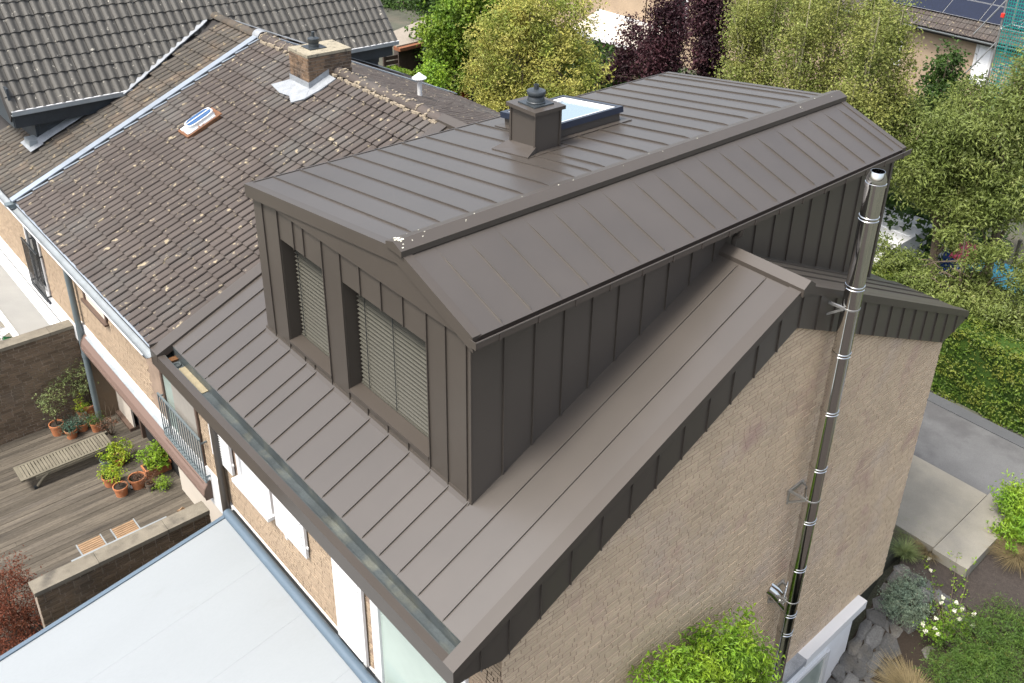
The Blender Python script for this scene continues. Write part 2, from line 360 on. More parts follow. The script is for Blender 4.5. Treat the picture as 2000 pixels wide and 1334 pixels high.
def brick_wall(parent, O, u, v, n, inside, U, Vr, m, keep=300, L=0.222, H=0.060, J=0.012, dep=0.014, seed=1, header=0.25, name='brick'):
    """bricks proud of a backing wall; the `keep` nearest in view are objects, the rest one joined part"""
    r = random.Random(seed); O, u, v, n = (np.array(x, float) for x in (O, u, v, n))
    recs = []
    row = 0; z = Vr[0]
    while z < Vr[1]:
        x = U[0]-r.random()*L
        while x < U[1]:
            l = L if r.random() > header else (L-J)/2
            a, b = max(x, U[0]), min(x+l, U[1])
            if b-a > 0.03 and inside((a+b)/2, z+H/2):
                recs.append((a, b, z+r.uniform(-.0015, .0015), r.uniform(-0.003, 0.003)))
            x += l+J
        z += H+J; row += 1
    def dist(q):
        c = O+u*(q[0]+q[1])/2+v*q[2]; px, py = proj(c)
        off = 0 if (-20 < px < 2020 and -20 < py < 1354) else 1000
        return off+np.linalg.norm(c-CAM)
    recs.sort(key=dist)
    cache = {}
    for a, b, zz, e in recs[:keep]:
        k = round(b-a, 2)
        if k not in cache:
            ub, vb, nb = u*k/2, v*H/2, n*dep
            me = MB().hexa([-ub-vb-n*.004, ub-vb-n*.004, ub+vb-n*.004, -ub+vb-n*.004,
                            -ub*.985-vb*.93+nb, ub*.985-vb*.93+nb, ub*.985+vb*.93+nb, -ub*.985+vb*.93+nb]).mesh(name)
            me.materials.append(m); cache[k] = me
        put(name, cache[k], m, parent, loc=O+u*(a+b)/2+v*(zz+H/2)+n*e)
    rest = recs[keep:]
    if rest:
        vs_ = np.zeros((len(rest), 8, 3))
        for i, (a, b, zz, e) in enumerate(rest):
            c = O+u*(a+b)/2+v*(zz+H/2)+n*e; ub, vb, nb = u*(b-a)/2, v*H/2, n*dep
            vs_[i] = [c-ub-vb-n*.004, c+ub-vb-n*.004, c+ub+vb-n*.004, c-ub+vb-n*.004,
                      c-ub*.985-vb*.93+nb, c+ub*.985-vb*.93+nb, c+ub*.985+vb*.93+nb, c-ub*.985+vb*.93+nb]
        F = np.array([(4, 5, 6, 7), (0, 1, 5, 4), (1, 2, 6, 5), (2, 3, 7, 6), (3, 0, 4, 7)])
        o = put('brickwork', quads(name, vs_.reshape(-1, 3), (F[None]+8*np.arange(len(rest))[:, None, None]).reshape(-1, 4)), m, parent)
        o['kind'] = 'stuff'

def quads(name, vs_, fs):
    me = bpy.data.meshes.new(name); nv, nf = len(vs_), len(fs)
    me.vertices.add(nv); me.vertices.foreach_set('co', np.ascontiguousarray(vs_, dtype=np.float32).ravel())
    me.loops.add(nf*4); me.loops.foreach_set('vertex_index', np.ascontiguousarray(fs, dtype=np.int32).ravel())
    me.polygons.add(nf); me.polygons.foreach_set('loop_start', np.arange(0, nf*4, 4, dtype=np.int32))
    try: me.polygons.foreach_set('loop_total', np.full(nf, 4, dtype=np.int32))
    except Exception: pass
    me.update(calc_edges=True); me.validate(); me.shade_flat(); return me

# leaves --------------------------------------------------------------
def leaves(name, C, size, m, parent=None, aspect=0.5, up=0.35, rng=RNG, sv=0.35, outward=None, droop=0.0):
    N = len(C); n = rng.normal(size=(N, 3))
    if outward is not None: n = n*0.55+outward
    n[:, 2] += up; n /= np.linalg.norm(n, axis=1)[:, None]
    a = rng.normal(size=(N, 3)); a[:, 2] -= droop
    a -= n*(a*n).sum(1)[:, None]; a /= np.linalg.norm(a, axis=1)[:, None]+1e-9
    b = np.cross(n, a)
    s = size*(1+rng.uniform(-sv, sv, N))[:, None]
    w = s*aspect
    bend = n*s*0.16
    vs_ = np.stack([C-a*s/2-bend*.6, C-b*w/2+bend*.2, C+a*s/2-bend, C+b*w/2+bend*.2], 1).reshape(-1, 3)
    return put(name, quads(name, vs_, np.arange(4*N).reshape(N, 4)), m, parent)

def cluster_points(ells, nleaf, per, sig, rng=RNG, shell=0.55, flat=0.7):
    vol = np.array([e[3]*e[4]*e[5] for e in ells], float); vol /= vol.sum()
    nc = max(3, int(nleaf/per)); cs = []; out = []
    for e, k in zip(ells, vol):
        kk = max(2, int(nc*k))
        d = rng.normal(size=(kk, 3)); d /= np.linalg.norm(d, axis=1)[:, None]
        rr = shell+(1-shell)*rng.random(kk)**0.7
        cs.append(np.array(e[:3])+d*rr[:, None]*np.array(e[3:6])); out.append(d)
    cs = np.concatenate(cs); out = np.concatenate(out)
    P = np.repeat(cs, per, 0)+rng.normal(size=(len(cs)*per, 3))*np.array([sig, sig, sig*flat])*(0.5+rng.random((len(cs), 1)).repeat(per, 0))
    return cs, P, np.repeat(out, per, 0)

def tree(name, label, cat, base, ells, nleaf, leaf, m, bark, group=None, per=40, sig=0.22, tr=0.14, aspect=0.5, trunk_top=None,
         limbs=26, droop=0.0, shell=0.5, up=0.35, lumps=5):
    base = np.array(base, float); t = thing(name, label, cat, tuple(base), group)
    big = list(ells)
    for e_ in ells:
        for _ in range(lumps):
            d = RNG.normal(size=3); d /= np.linalg.norm(d); k = RNG.uniform(.30, .52)
            big.append((e_[0]+d[0]*e_[3]*.85, e_[1]+d[1]*e_[4]*.85, e_[2]+d[2]*e_[5]*.85, e_[3]*k, e_[4]*k, e_[5]*k*.8))
    cs, P, out = cluster_points(big, nleaf, per, sig, shell=shell)
    leaves('crown', P, leaf, m, t, aspect=aspect, outward=out*0.6, droop=droop, up=up)
    zc = np.mean([e[2] for e in ells]); top = max(e[2]+e[5]*0.7 for e in ells)
    ctr = np.mean([e[:2] for e in ells], 0)
    mb = MB(); tp = trunk_top or top
    pts = [base, base+V((ctr[0]-base[0])*.3, (ctr[1]-base[1])*.3, (tp-base[2])*.45), V(ctr[0], ctr[1], tp)]
    mb.tube(pts, [tr, tr*.75, tr*.15], 8)
    put('trunk', mb, bark, t, sm=True)
    lb = MB()
    for i in rnd.sample(range(len(cs)), min(limbs, len(cs))):
        k = rnd.uniform(.3, .8); s0 = pts[0]+(pts[1]-pts[0])*min(1, k/.45) if k < .45 else pts[1]+(pts[2]-pts[1])*(k-.45)/.55
        e = cs[i]; mid = (s0+e)/2+V(0, 0, rnd.uniform(0.05, .4))
        lb.tube([s0, mid, e], [tr*.32, tr*.2, tr*.06], 5, caps=False)
    put('limbs', lb, bark, t, sm=True)
    return t

# ================================================================== SETTING: ground
GZ = -6.53
DECK = -6.15
def ground_z(x, y):
    if x > -0.3 and y < 12.95:
        return max(-9.6, GZ-0.40-(12.0-y)*0.95) if y < 12.0 else GZ-0.40
    return GZ-0.05
xs = [-400, -120, -60, -30, -10, -0.31, -0.29, 0.3, 1, 2, 3, 5, 8, 14, 30, 120, 400]
ys = [-400, -60, -20, -6, 0, 4, 7, 8, 9, 9.5, 10, 10.5, 11, 11.4, 11.9, 12, 12.94, 12.96, 14, 20, 40, 80, 160, 400]
gv = [(x, y, ground_z(x, y)) for y in ys for x in xs]
nx = len(xs)
gf = [(j*nx+i, j*nx+i+1, (j+1)*nx+i+1, (j+1)*nx+i) for j in range(len(ys)-1) for i in range(nx-1)]
struct('ground', MB().add(gv, gf), GROUND)

# ================================================================== MAIN HOUSE
K = 0.4485
KB = 0.4545
RY, RZ = 6.07, 2.715
def fz(y): return K*y
def bz(y): return RZ-KB*(y-RY)
NF = nrm((0, -K, 1)); NB = nrm((0, KB, 1))
XG = -0.12
YFAC = float(at(979, 1300, 0, XG)[1])
YBACK = float(at(1840.8, 666.8, 0, XG)[1])
house = thing('brown_house', 'end terrace house with brown standing seam metal roof, long box dormer and pinkish brick gable', 'house', (-4, 6, GZ))

# -- gable wall
gw = [(YFAC, -6.5), (YBACK, -6.5), (YBACK, bz(YBACK)-.3), (RY, RZ-.3), (YFAC, fz(YFAC)-.3)]
gable = put('gable_wall', MB().prism([(XG-.3, y, z) for y, z in gw], (0.3, 0, 0)), MORTAR, house)
def in_gable(y, z):
    return z < (fz(y) if y < RY else bz(y))-0.50 and z > -6.5
brick_wall(gable, (XG, 0, 0), (0, 1, 0), (0, 0, 1), (1, 0, 0), in_gable, (YFAC+.004, YBACK-.004), (-6.5, 2.3), BRICK, keep=300, seed=3, dep=.007, L=.245, header=.08)
# -- front wall (upper storey) with bricks
FW0, FW1 = -8.15, XG
front = put('front_wall', MB().box(FW0, XG-.001, YFAC, YFAC+.3, -6.4, -.25), MORTAR, house)
holes = [(-8.25, -7.3, -2.55, 0), (-7.35, -5.9, -2.55, 0), (-3.1, -.85, -3.9, 0)]
brick_wall(front, (0, YFAC, 0), (1, 0, 0), (0, 0, 1), (0, -1, 0),
           lambda x, z: not any(a < x < b and c < z < d for a, b, c, d in holes), (FW0, XG), (-3.62, -.3), BRICK_F, keep=120, seed=5, dep=.005)
put('back_wall', MB().box(-8.15, XG-.32, YBACK-.3, YBACK-.002, -6.5, -.3), BRICK, house)

# -- roof core and standing seam panels
core = MB().prism([(-8.08, y, z) for y, z in [(.3, .08), (RY, RZ-.05), (RY, RZ-.12), (.3, .0)]], (7.98, 0, 0)).prism([(-8.08, y, z) for y, z in [(RY, RZ-.05), (12.0, bz(12.0)-.05), (12.0, bz(12.0)-.12), (RY, RZ-.12)]], (7.98, 0, 0))
roof = put('roof', core, BROWN_T, house)
MAIN_S = [-7.65, -7.18, -6.77, -6.37, -5.98, -5.48, -5.19, -4.68, -4.22, -3.72, -3.25, -2.76, -2.28, -1.89, -1.49, -1.06, -.57]
f3 = lambda x, y: V(x, y, fz(y)-.022)
kw = dict(h=.03, w=.014, t0=.05, t1=.14)
strips(roof, [(-8.0, .27), (-6.785, .27), (-6.785, 5.98), (-8.0, 5.98)], MAIN_S, f3, NF, .012, BROWN, seam_kw=kw)
strips(roof, [(-6.77, .27), (-1.49, .27), (-1.49, 1.40), (-6.77, 1.40)], MAIN_S, f3, NF, .012, BROWN, seam_kw=dict(h=.03, w=.014, t0=.05))
for xx in (-6.77, -1.49): put('seam', seam(f3(xx, .3)+NF*.006, f3(xx, 1.40)+NF*.006, NF, h=.03, w=.014, t0=.05), BROWN, roof)
strips(roof, [(-1.487, .27), (-.2, .27), (-.2, 5.96), (-1.487, 5.96)], MAIN_S, f3, NF, .012, BROWN, seam_kw=kw)
b3 = lambda x, y: V(x, y, bz(y)-.022)
strips(roof, [(-1.487, 6.18), (-.2, 6.18), (-.2, 12.05), (-1.487, 12.05)], [-1.17, -.87, -.55], b3, NB, .012, BROWN, seam_kw=kw)
strips(roof, [(-8.0, 6.18), (-6.785, 6.18), (-6.785, 12.05), (-8.0, 12.05)], MAIN_S, b3, NB, .012, BROWN, seam_kw=kw)
# curved upstand where the roof meets the dormer front
put('apron_flashing', MB().prism([(-6.78, 1.30, fz(1.30)-.02), (-6.78, 1.34, fz(1.34)+.002), (-6.78, 1.365, fz(1.36)+.02), (-6.78, 1.374, fz(1.36)+.055), (-6.78, 1.40, fz(1.36)+.055), (-6.78, 1.40, fz(1.30)-.02)], (5.32, 0, 0)), BROWN_T, roof)
# verge trims
def verge(name, x0, x1, y0, y1, zf, up, dn):
    put(name, MB().prism([(x0, y0, zf(y0)+up), (x0, y0, zf(y0)-dn), (x0, y1, zf(y1)-dn), (x0, y1, zf(y1)+up)], (x1-x0, 0, 0)), BROWN_T, house)
verge('verge_trim', -.197, 0.0, -.005, 6.02, fz, .012, .12)
verge('verge_trim', -.197, 0.0, 6.12, 12.16, bz, .012, .12)
verge('verge_trim', -8.27, -8.0, -.005, 6.02, fz, .035, .10)
verge('verge_trim', -8.27, -8.0, 6.12, 12.16, bz, .035, .10)
rc = [(5.93, 2.60), (5.93, 2.72), (6.07, 2.815), (6.21, 2.72), (6.21, 2.60)]
put('ridge_cap', MB().prism([(-1.46, y, z) for y, z in rc], (1.50, 0, 0)), BROWN_T, house)
put('ridge_cap', MB().prism([(-8.3, y, z+.02) for y, z in rc], (1.52, 0, 0)), BROWN_T, house)
# gable cladding
clad_poly = [(0.004, -.28), (.34, -.31), (.73, -.42), (6.05, 2.03), (11.34, -.42), (12.15, -.24), (12.15, bz(12.15)-.05), (RY, RZ-.06), (.004, -.06)]
clad = put('gable_cladding', MB().prism([(-.11, y, z) for y, z in [(.02, -.26), (.73, -.39), (6.05, 2.06), (11.34, -.39), (12.13, -.22), (12.13, -.16), (RY, RZ-.08), (.02, -.09)]], (.06, 0, 0)), BROWN_T, house)
csy = [float(at(a, b, 0, -.03)[1]) for a, b in ((939.5, 1306), (994, 1269.5), (1055, 1198), (1114.5, 1131), (1174, 1065), (1230, 1005), (1281, 944))]
while csy[-1] < 11.9: csy.append(csy[-1]+.47)
lo = [p for p in clad_poly[:6]]
def clip_conc(a, b):   # panel between y=a and y=b
    def zb(y):
        for (y0, z0), (y1, z1) in zip(lo[:-1], lo[1:]):
            if y0 <= y <= y1: return z0+(z1-z0)*(y-y0)/(y1-y0)
        return lo[-1][1]
    zt = lambda y: (fz(y) if y < RY else bz(y))-.06
    ys_ = [a]+[p for p in (.34, .73, 6.05, 11.34) if a < p < b]+[b]
    yt = [b]+([RY] if a < RY < b else [])+[a]
    return [(y, zb(y)) for y in ys_]+[(y, zt(y)) for y in yt], zb, zt
cuts = [.006]+csy+[12.14]
for a, b in zip(cuts[:-1], cuts[1:]):
    pp, zb, zt = clip_conc(a+.0015, b-.0015)
    put('panel', MB().prism([(-.05, y, z) for y, z in pp], (.014, 0, 0)), BROWN, clad)
for c in csy:
    _, zb, zt = clip_conc(c-.01, c+.01)
    put('seam', seam((-.038, c, zb(c)+.004), (-.038, c, zt(c)-.03), (1, 0, 0), h=.026, w=.014), BROWN, clad)
# fascia, soffit, box gutter
fas = put('fascia', MB().box(-8.27, -.2, 0, .11, -.03, 0).box(-8.27, -.006, 0.0, .03, -.28, -.03), BROWN_T, house)
put('soffit', MB().box(-8.27, -.13, .03, YFAC+.02, -.30, -.27), BROWN_T, house)
put('end_plate', MB().box(-8.29, -8.27, -.004, .34, -.28, .10), BROWN_T, house)
gut = put('box_gutter', MB().box(-8.26, -.2, .11, .122, -.12, -.006).box(-8.26, -.2, .122, .30, -.13, -.118).prism([(-8.26, .285, -.118), (-8.26, .30, -.118), (-8.26, .30, .085), (-8.26, .27, .085)], (8.06, 0, 0)), ZINC_D, house)
BEIGE = M('gutter_protection_tape', (0.26, 0.22, 0.14), rough=0.7, var=0.2, scale=5, col2=(0.2, 0.18, 0.13), c2scale=4)
put('protective_strip', MB().box(-7.62, -6.75, .124, .283, -.117, -.105).box(-7.62, -6.75, .2, .207, -.104, -.103), BEIGE, gut)
put('outlet', MB().lathe([(.075, -.112), (.07, -.096), (.045, -.10), (.04, -.117), (.001, -.117)], (-7.74, .2, 0), 16), ZINC_D, gut, sm=True)
RUSTB = M('rusty_bracket', (0.11, 0.05, 0.018), rough=0.8, var=0.2)
put('bracket', MB().box(-7.98, -7.86, .125, .28, -.117, -.08), RUSTB, gut)

# -- dormer
DY = 1.379
DX0, DX1 = -6.74, -1.43
AX, AZ, PX_, PZ, BX, BZ = -6.80, 3.16, -2.78, 3.715, -1.30, 3.185
DYE = 10.86
def dl(x): return AZ+(PZ-AZ)*(x-AX)/(PX_-AX)
def dr(x): return PZ+(BZ-PZ)*(x-PX_)/(BX-PX_)
NL = nrm((-(PZ-AZ)/(PX_-AX), 0, 1)); NR = nrm((-(BZ-PZ)/(BX-PX_), 0, 1))
body = MB().prism([(x, 1.74, z) for x, z in [(DX0+.02, .3), (DX1-.02, .3), (DX1-.02, dr(DX1)-.06), (PX_, PZ-.06), (DX0+.02, dl(DX0)-.06)]], (0, DYE-1.74-.08, 0))
dorm = put('dormer_walls', body, BROWN_T, house)
def ztop(x): return (dl(x) if x < PX_ else dr(x))-.10
def front_panel(x0, x1, z0, z1=None):
    if z1 is None:
        top = [(x1, ztop(x1))]+([(PX_, ztop(PX_))] if x0 < PX_ < x1 else [])+[(x0, ztop(x0))]
    else: top = [(x1, z1), (x0, z1)]
    pts = [(x0, z0), (x1, z0)]+top
    put('panel', MB().prism([(x, DY, z) for x, z in pts], (0, .014, 0)), BROWN, dorm)
def front_seam(x, z0, z1=None):
    put('seam', seam((x, DY+.004, z0), (x, DY+.004, (z1 or ztop(x)-.02)), (0, -1, 0), h=.026, w=.014), BROWN, dorm)
W1 = (-5.965, -4.735, .80, 2.55); W2 = (-4.25, -2.31, .83, 2.58)
zb0 = fz(DY)-.02
e = .0015
for a, b in ((DX0, -6.44), (-6.44, W1[0])): front_panel(a+e, b-e, zb0)
for a, b in ((W1[0], -5.53), (-5.53, -5.24), (-5.24, W1[1])): front_panel(a+e, b-e, W1[3]); front_panel(a+e, b-e, zb0, W1[2]-.07)
front_panel(W1[1]+e, W2[0]-e, zb0)
for a, b in ((W2[0], -3.78), (-3.78, -3.28), (-3.28, -2.79), (-2.79, W2[1])): front_panel(a+e, b-e, W2[3]); front_panel(a+e, b-e, zb0, W2[2]-.07)
for a, b in ((W2[1], -1.91), (-1.91, -1.51), (-1.51, DX1)): front_panel(a+e, b-e, zb0)
for x in (-6.44, -1.91, -1.51): front_seam(x, zb0)
for x in (-5.98, -4.742, -4.262, -2.295): front_seam(x, zb0)
for x in (-5.53, -5.24): front_seam(x, W1[3]); front_seam(x, zb0, W1[2]-.08)
for x in (-3.78, -3.28, -2.79): front_seam(x, W2[3]); front_seam(x, zb0, W2[2]-.08)
put('corner_trim', MB().box(DX1-.03, DX1+.006, DY-.012, DY+.02, zb0, BZ-.1), BROWN_T, dorm)
# cheeks
chk = [(DY+.02, fz(DY)-.03), (RY, RZ-.05), (DYE-.06, bz(DYE)-.04), (DYE-.06, dr(DX1)-.06), (DY+.02, dr(DX1)-.06)]
cc = [DY+.49*i for i in range(1, 20)]
def cheek(x, nx_):
    def zb(y): return (fz(y) if y < RY else bz(y))-.03
    yy = [DY+.016]+cc+[DYE-.06]
    zt = (dr(DX1) if nx_ > 0 else dl(DX0))-.06
    for a, b in zip(yy[:-1], yy[1:]):
        if a >= DYE-.08: break
        b = min(b, DYE-.06); a += e; b -= e
        pts = [(a, zb(a))]+([(RY, zb(RY))] if a < RY < b else [])+[(b, zb(b)), (b, zt), (a, zt)]
        put('panel', MB().prism([(x, y, z) for y, z in pts], (-.014*nx_, 0, 0)), BROWN, dorm)
    for c in cc:
        if c < DYE-.1: put('seam', seam((x-.006*nx_, c, zb(c)+.03), (x-.006*nx_, c, zt), (nx_, 0, 0), h=.030, w=.016), BROWN, dorm)
cheek(DX1, 1); cheek(DX0, -1)
# windows with venetian blinds
def dormer_window(w, cords):
    x0, x1, z0, z1 = w
    win = put('dormer_window', MB().box(x0-.05, x1+.05, 1.70, 1.735, z0-.02, z1+.02), GLASS_D, house)
    fr = MB().box(x0, x0+.07, 1.66, 1.70, z0, z1).box(x1-.07, x1, 1.66, 1.70, z0, z1).box(x0+.07, x1-.07, 1.66, 1.70, z1-.07, z1).box(x0+.07, x1-.07, 1.66, 1.70, z0, z0+.07)
    put('window_frame', fr, BROWN_D, win)
    put('reveal', MB().box(x0-.02, x0, DY+.016, 1.70, z0-.03, z1+.02).box(x1, x1+.02, DY+.016, 1.70, z0-.03, z1+.02).box(x0, x1, DY+.016, 1.70, z1, z1+.02), BROWN_T, win)
    put('sill', MB().prism([(x0+.001, 1.350, z0-.055), (x0+.001, 1.350, z0-.01), (x0+.001, 1.69, z0+.03), (x0+.001, 1.69, z0-.055)], (x1-x0-.002, 0, 0)), BROWN_T, win)
    put('blind_box', MB().box(x0+.03, x1-.03, 1.52, 1.64, z1-.14, z1-.002), BROWN_T, win)
    n = int((z1-z0-.18)/.0695); ang = R(20)
    sl = MB().obox((0, 0, 0), ((x1-x0)/2-.035, 0, 0), (0, .030*math.cos(ang), .030*math.sin(ang)), (0, -.0035*math.sin(ang), .0035*math.cos(ang))).mesh('slat')
    sl.materials.append(BLIND)
    for i in range(n+1):
        put('slat', sl, BLIND, win, loc=((x0+x1)/2, 1.585, z0+.10+i*.0695))
    put('bottom_rail', MB().box(x0+.03, x1-.03, 1.55, 1.62, z0+.035, z0+.06), BLIND, win)
    for c in cords:
        xx = x0+(x1-x0)*c
        put('cord', MB().box(xx-.004, xx+.004, 1.545, 1.551, z0+.06, z1-.1), BLACK, win)
dormer_window(W1, (.12, .88)); dormer_window(W2, (.13, .48, .87))
# dormer roof
droof = put('dormer_roof', MB().prism([(x, 1.33, z) for x, z in [(AX+.02, dl(AX)-.12), (BX-.06, dr(BX)-.12), (BX-.02, dr(BX)-.025), (PX_, PZ-.025), (AX+.02, dl(AX)-.025)]], (0, DYE-1.33-.03, 0)), BROWN_T, house)
LS = [1.76, 2.21, 2.68, 3.15, 3.62, 4.09, 4.58, 5.2, 5.66, 6.14, 6.63, 7.13, 7.61, 8.12, 8.66, 9.09, 9.59, 10.07, 10.5]
l3 = lambda y, x: V(x, y, dl(x)-.02)
r3 = lambda y, x: V(x, y, dr(x)-.02)
LY = [1.40]+LS+[DYE-.12]
for a, b in zip(LY[:-1], LY[1:]):
    for q3, x0, x1, nn in ((l3, AX+.02, -2.93, NL), (r3, -2.63, BX, NR)):
        pp = [q3(a+e, x0), q3(a+e, x1), q3(b-e, x1), q3(b-e, x0)]
        if np.dot(np.cross(pp[1]-pp[0], pp[2]-pp[1]), nn) < 0: pp = pp[::-1]
        put('panel', MB().prism(pp, nn*.012), BROWN, droof)
for y in LS:
    if 5.0 < y < 7.4:
        xa = -4.42 if y < 5.6 else -4.70
        put('seam', seam(l3(y, xa)+NL*.006, l3(y, -3.02)+NL*.006, NL, h=.03, w=.016, t0=.06, t1=.22), BROWN, droof)
        if y < 5.7: put('seam', seam(l3(y, AX+.04)+NL*.006, l3(y, -5.16)+NL*.006, NL, h=.03, w=.016, t1=.06), BROWN, droof)
    else:
        put('seam', seam(l3(y, AX+.04)+NL*.006, l3(y, -3.02)+NL*.006, NL, h=.03, w=.016, t1=.22), BROWN, droof)
    put('seam', seam(r3(y, BX-.03)+NR*.006, r3(y, -2.58)+NR*.006, NR, h=.03, w=.016, t0=.05, t1=.30), BROWN, droof)
put('seam', seam(l3(4.93, -4.42)+NL*.006, l3(4.93, -3.02)+NL*.006, NL, h=.03, w=.016, t0=.06, t1=.22), BROWN, droof)
# rake trims (front and back) and cap
for y0, y1, ft in ((1.30, 1.40, 1), (DYE-.12, DYE, 0)):
    for fn, xa, xb in ((dl, AX, PX_-.0), (dr, PX_+.0, BX)):
        put('rake_trim', MB().prism([(xa, y0, fn(xa)+.006), (xb, y0, fn(xb)+.006), (xb, y0, fn(xb)-.20), (xa, y0, fn(xa)-.20)], (0, (.075 if ft else y1-y0), 0)), BROWN_T, house)
        if ft: put('rake_cover', MB().prism([(xa, y0+.075, fn(xa)+.006), (xb, y0+.075, fn(xb)+.006), (xb, y0+.075, fn(xb)-.03), (xa, y0+.075, fn(xa)-.03)], (0, .05, 0)), BROWN_T, house)
put('eave_trim', MB().box(AX-.012, AX+.012, 1.302, DYE, AZ-.16, AZ+.004), BROWN_T, house)
capx = [(-2.95, 3.695), (-2.95, 3.765), (-2.79, 3.815), (-2.62, 3.745), (-2.62, 3.665)]
put('dormer_ridge_cap', MB().prism([(x, 1.27, z) for x, z in capx], (0, DYE-1.27+.04, 0)), BROWN_T, house)
# bird droppings on the cap
dr_m = MB()
for _ in range(16):
    yy = 1.30+abs(rnd.gauss(0, .25)); xx = rnd.uniform(-2.94, -2.66); zz = 3.817-abs(xx+2.79)*(.32 if xx < -2.79 else .42)
    s = rnd.uniform(.004, .012)*(1.6 if yy < 1.40 else .5)
    dr_m.obox((xx, yy, zz), (s, 0, -s*.1), (0, s*rnd.uniform(.6, 2.2), 0), (0, 0, .002))
for _ in range(14):
    yy = rnd.uniform(1.8, 10.6); xx = rnd.uniform(-2.9, -2.68); zz = 3.817-abs(xx+2.79)*(.32 if xx < -2.79 else .42); s = rnd.uniform(.003, .008)
    dr_m.obox((xx, yy, zz), (s, 0, 0), (0, s, 0), (0, 0, .002))
o = put('droppings', dr_m, PETAL, house); o['kind'] = 'stuff'
# dormer gutter
gx0, gx1, gzt = BX-.035, BX+.085, 3.165
dg = put('dormer_gutter', MB().box(gx1-.008, gx1, 1.285, DYE+.04, gzt-.085, gzt).box(gx0, gx1-.008, 1.285, DYE+.04, gzt-.095, gzt-.085).box(gx0-.012, gx0, 1.40, DYE+.04, gzt-.095, gzt-.03), BROWN_D, house)
put('gutter_lip', MB().tube([(gx1, 1.28, gzt), (gx1, DYE+.045, gzt)], .011, 8), BROWN_T, dg, sm=True)
put('end_cap', MB().box(gx0, gx1+.004, 1.277, 1.285, gzt-.098, gzt+.004), BROWN_T, dg)
for i in range(16):
    yy = 1.62+i*.6
    put('bracket', MB().box(gx1, gx1+.010, yy, yy+.03, gzt-.10, gzt-.01).box(gx0-.05, gx1+.010, yy, yy+.03, gzt-.104, gzt-.096), BROWN_D, dg)
pd = at(1447, 462, 0, -1.24)
put('downpipe_elbow', MB().tube([(-1.24, pd[1], 3.07), (-1.25, pd[1], 2.98), (-1.34, pd[1], 2.90), (-1.36, pd[1], 2.70)], .042, 12), BROWN_T, dg, sm=True)

# chimney with metal cladding
cz0, cz1 = 3.30, 4.10
ch = put('chimney', MB().box(-5.08, -4.50, 5.04, 5.56, cz0, cz1), BROWN, house)
for xx, yy in ((-4.50, 5.04), (-5.08, 5.04), (-4.50, 5.56)):
    put('corner_seam', MB().box(xx-.018, xx+.018, yy-.018, yy+.018, cz0, cz1), BROWN_T, ch)
put('cap_plate', MB().box(-5.14, -4.44, 4.98, 5.62, cz1, cz1+.06), BROWN_T, ch)
put('base_flashing', MB().prism([(-4.38, 4.92, dr(-2.78)), (-4.38, 4.92, 0)], (0, 0, 0)) if False else MB().prism([l3(4.80, -5.20)+NL*.016, l3(4.80, -4.36)+NL*.016, l3(5.70, -4.36)+NL*.016, l3(5.70, -5.20)+NL*.016], NL*.006), BROWN_T, ch)
put('flared_apron', MB().add([(-5.13, 5.04, dl(-5.1)+.12), (-4.47, 5.04, dl(-4.47)+.10), tuple(l3(4.78, -4.36)+NL*.03), tuple(l3(4.78, -5.24)+NL*.03),
                              (-5.13, 5.05, dl(-5.1)-.02), (-4.47, 5.05, dl(-4.47)-.02), tuple(l3(4.78, -4.36)), tuple(l3(4.78, -5.24))],
                             [(3, 2, 1, 0), (4, 5, 6, 7), (0, 1, 5, 4), (1, 2, 6, 5), (2, 3, 7, 6), (3, 0, 4, 7)]), BROWN_T, ch)
pc = (-4.79, 5.30, cz1+.06)
put('pot_base', MB().box(pc[0]-.20, pc[0]+.20, pc[1]-.20, pc[1]+.20, pc[2], pc[2]+.022), POTBLK, ch)
pot = put('chimney_pot', MB().lathe([(.150, .02), (.152, .04), (.140, .05), (.134, .09), (.122, .12), (.138, .155), (.150, .165), (.153, .20), (.145, .215), (.08, .232), (.040, .235), (.040, .31), (.031, .31), (.031, .25), (.001, .25)], pc, 24), POTBLK, ch, sm=True)

# roof window on the dormer
sx0, sx1, sy0, sy1 = -6.26, -4.76, 5.82, 7.33
def sk(x, y, h): return V(x, y, dl(x)) + NL*h
def skbox(x0, x1, y0, y1, h0, h1): return MB().hexa([sk(x0, y0, h0), sk(x1, y0, h0), sk(x1, y1, h0), sk(x0, y1, h0), sk(x0, y0, h1), sk(x1, y0, h1), sk(x1, y1, h1), sk(x0, y1, h1)])
skl = put('skylight', skbox(sx0+.05, sx1-.05, sy0+.05, sy1-.05, -.02, .15), BROWN_T, house)
def ring(x0, x1, y0, y1, w, h0, h1):
    mb = MB()
    for a in ((x0, x1, y0, y0+w), (x0, x1, y1-w, y1), (x0, x0+w, y0+w, y1-w), (x1-w, x1, y0+w, y1-w)):
        q = skbox(*a, h0, h1); mb.add(q.v, q.f)
    return mb
put('frame', ring(sx0, sx1, sy0, sy1, .075, .15, .255), NAVY, skl)
put('inner_frame', ring(sx0+.075, sx1-.075, sy0+.075, sy1-.075, .075, .16, .238), WHITE, skl)
put('shaft_lining', ring(sx0+.150, sx1-.150, sy0+.150, sy1-.150, .04, .155, .215), WHITE, skl)
put('glass', skbox(sx0+.19, sx1-.19, sy0+.19, sy1-.19, .17, .20), GLASS_S, skl)
put('curb_flashing', ring(sx0-.08, sx1+.10, sy0-.08, sy1+.10, .13, -.002, .012), BROWN_T, skl)

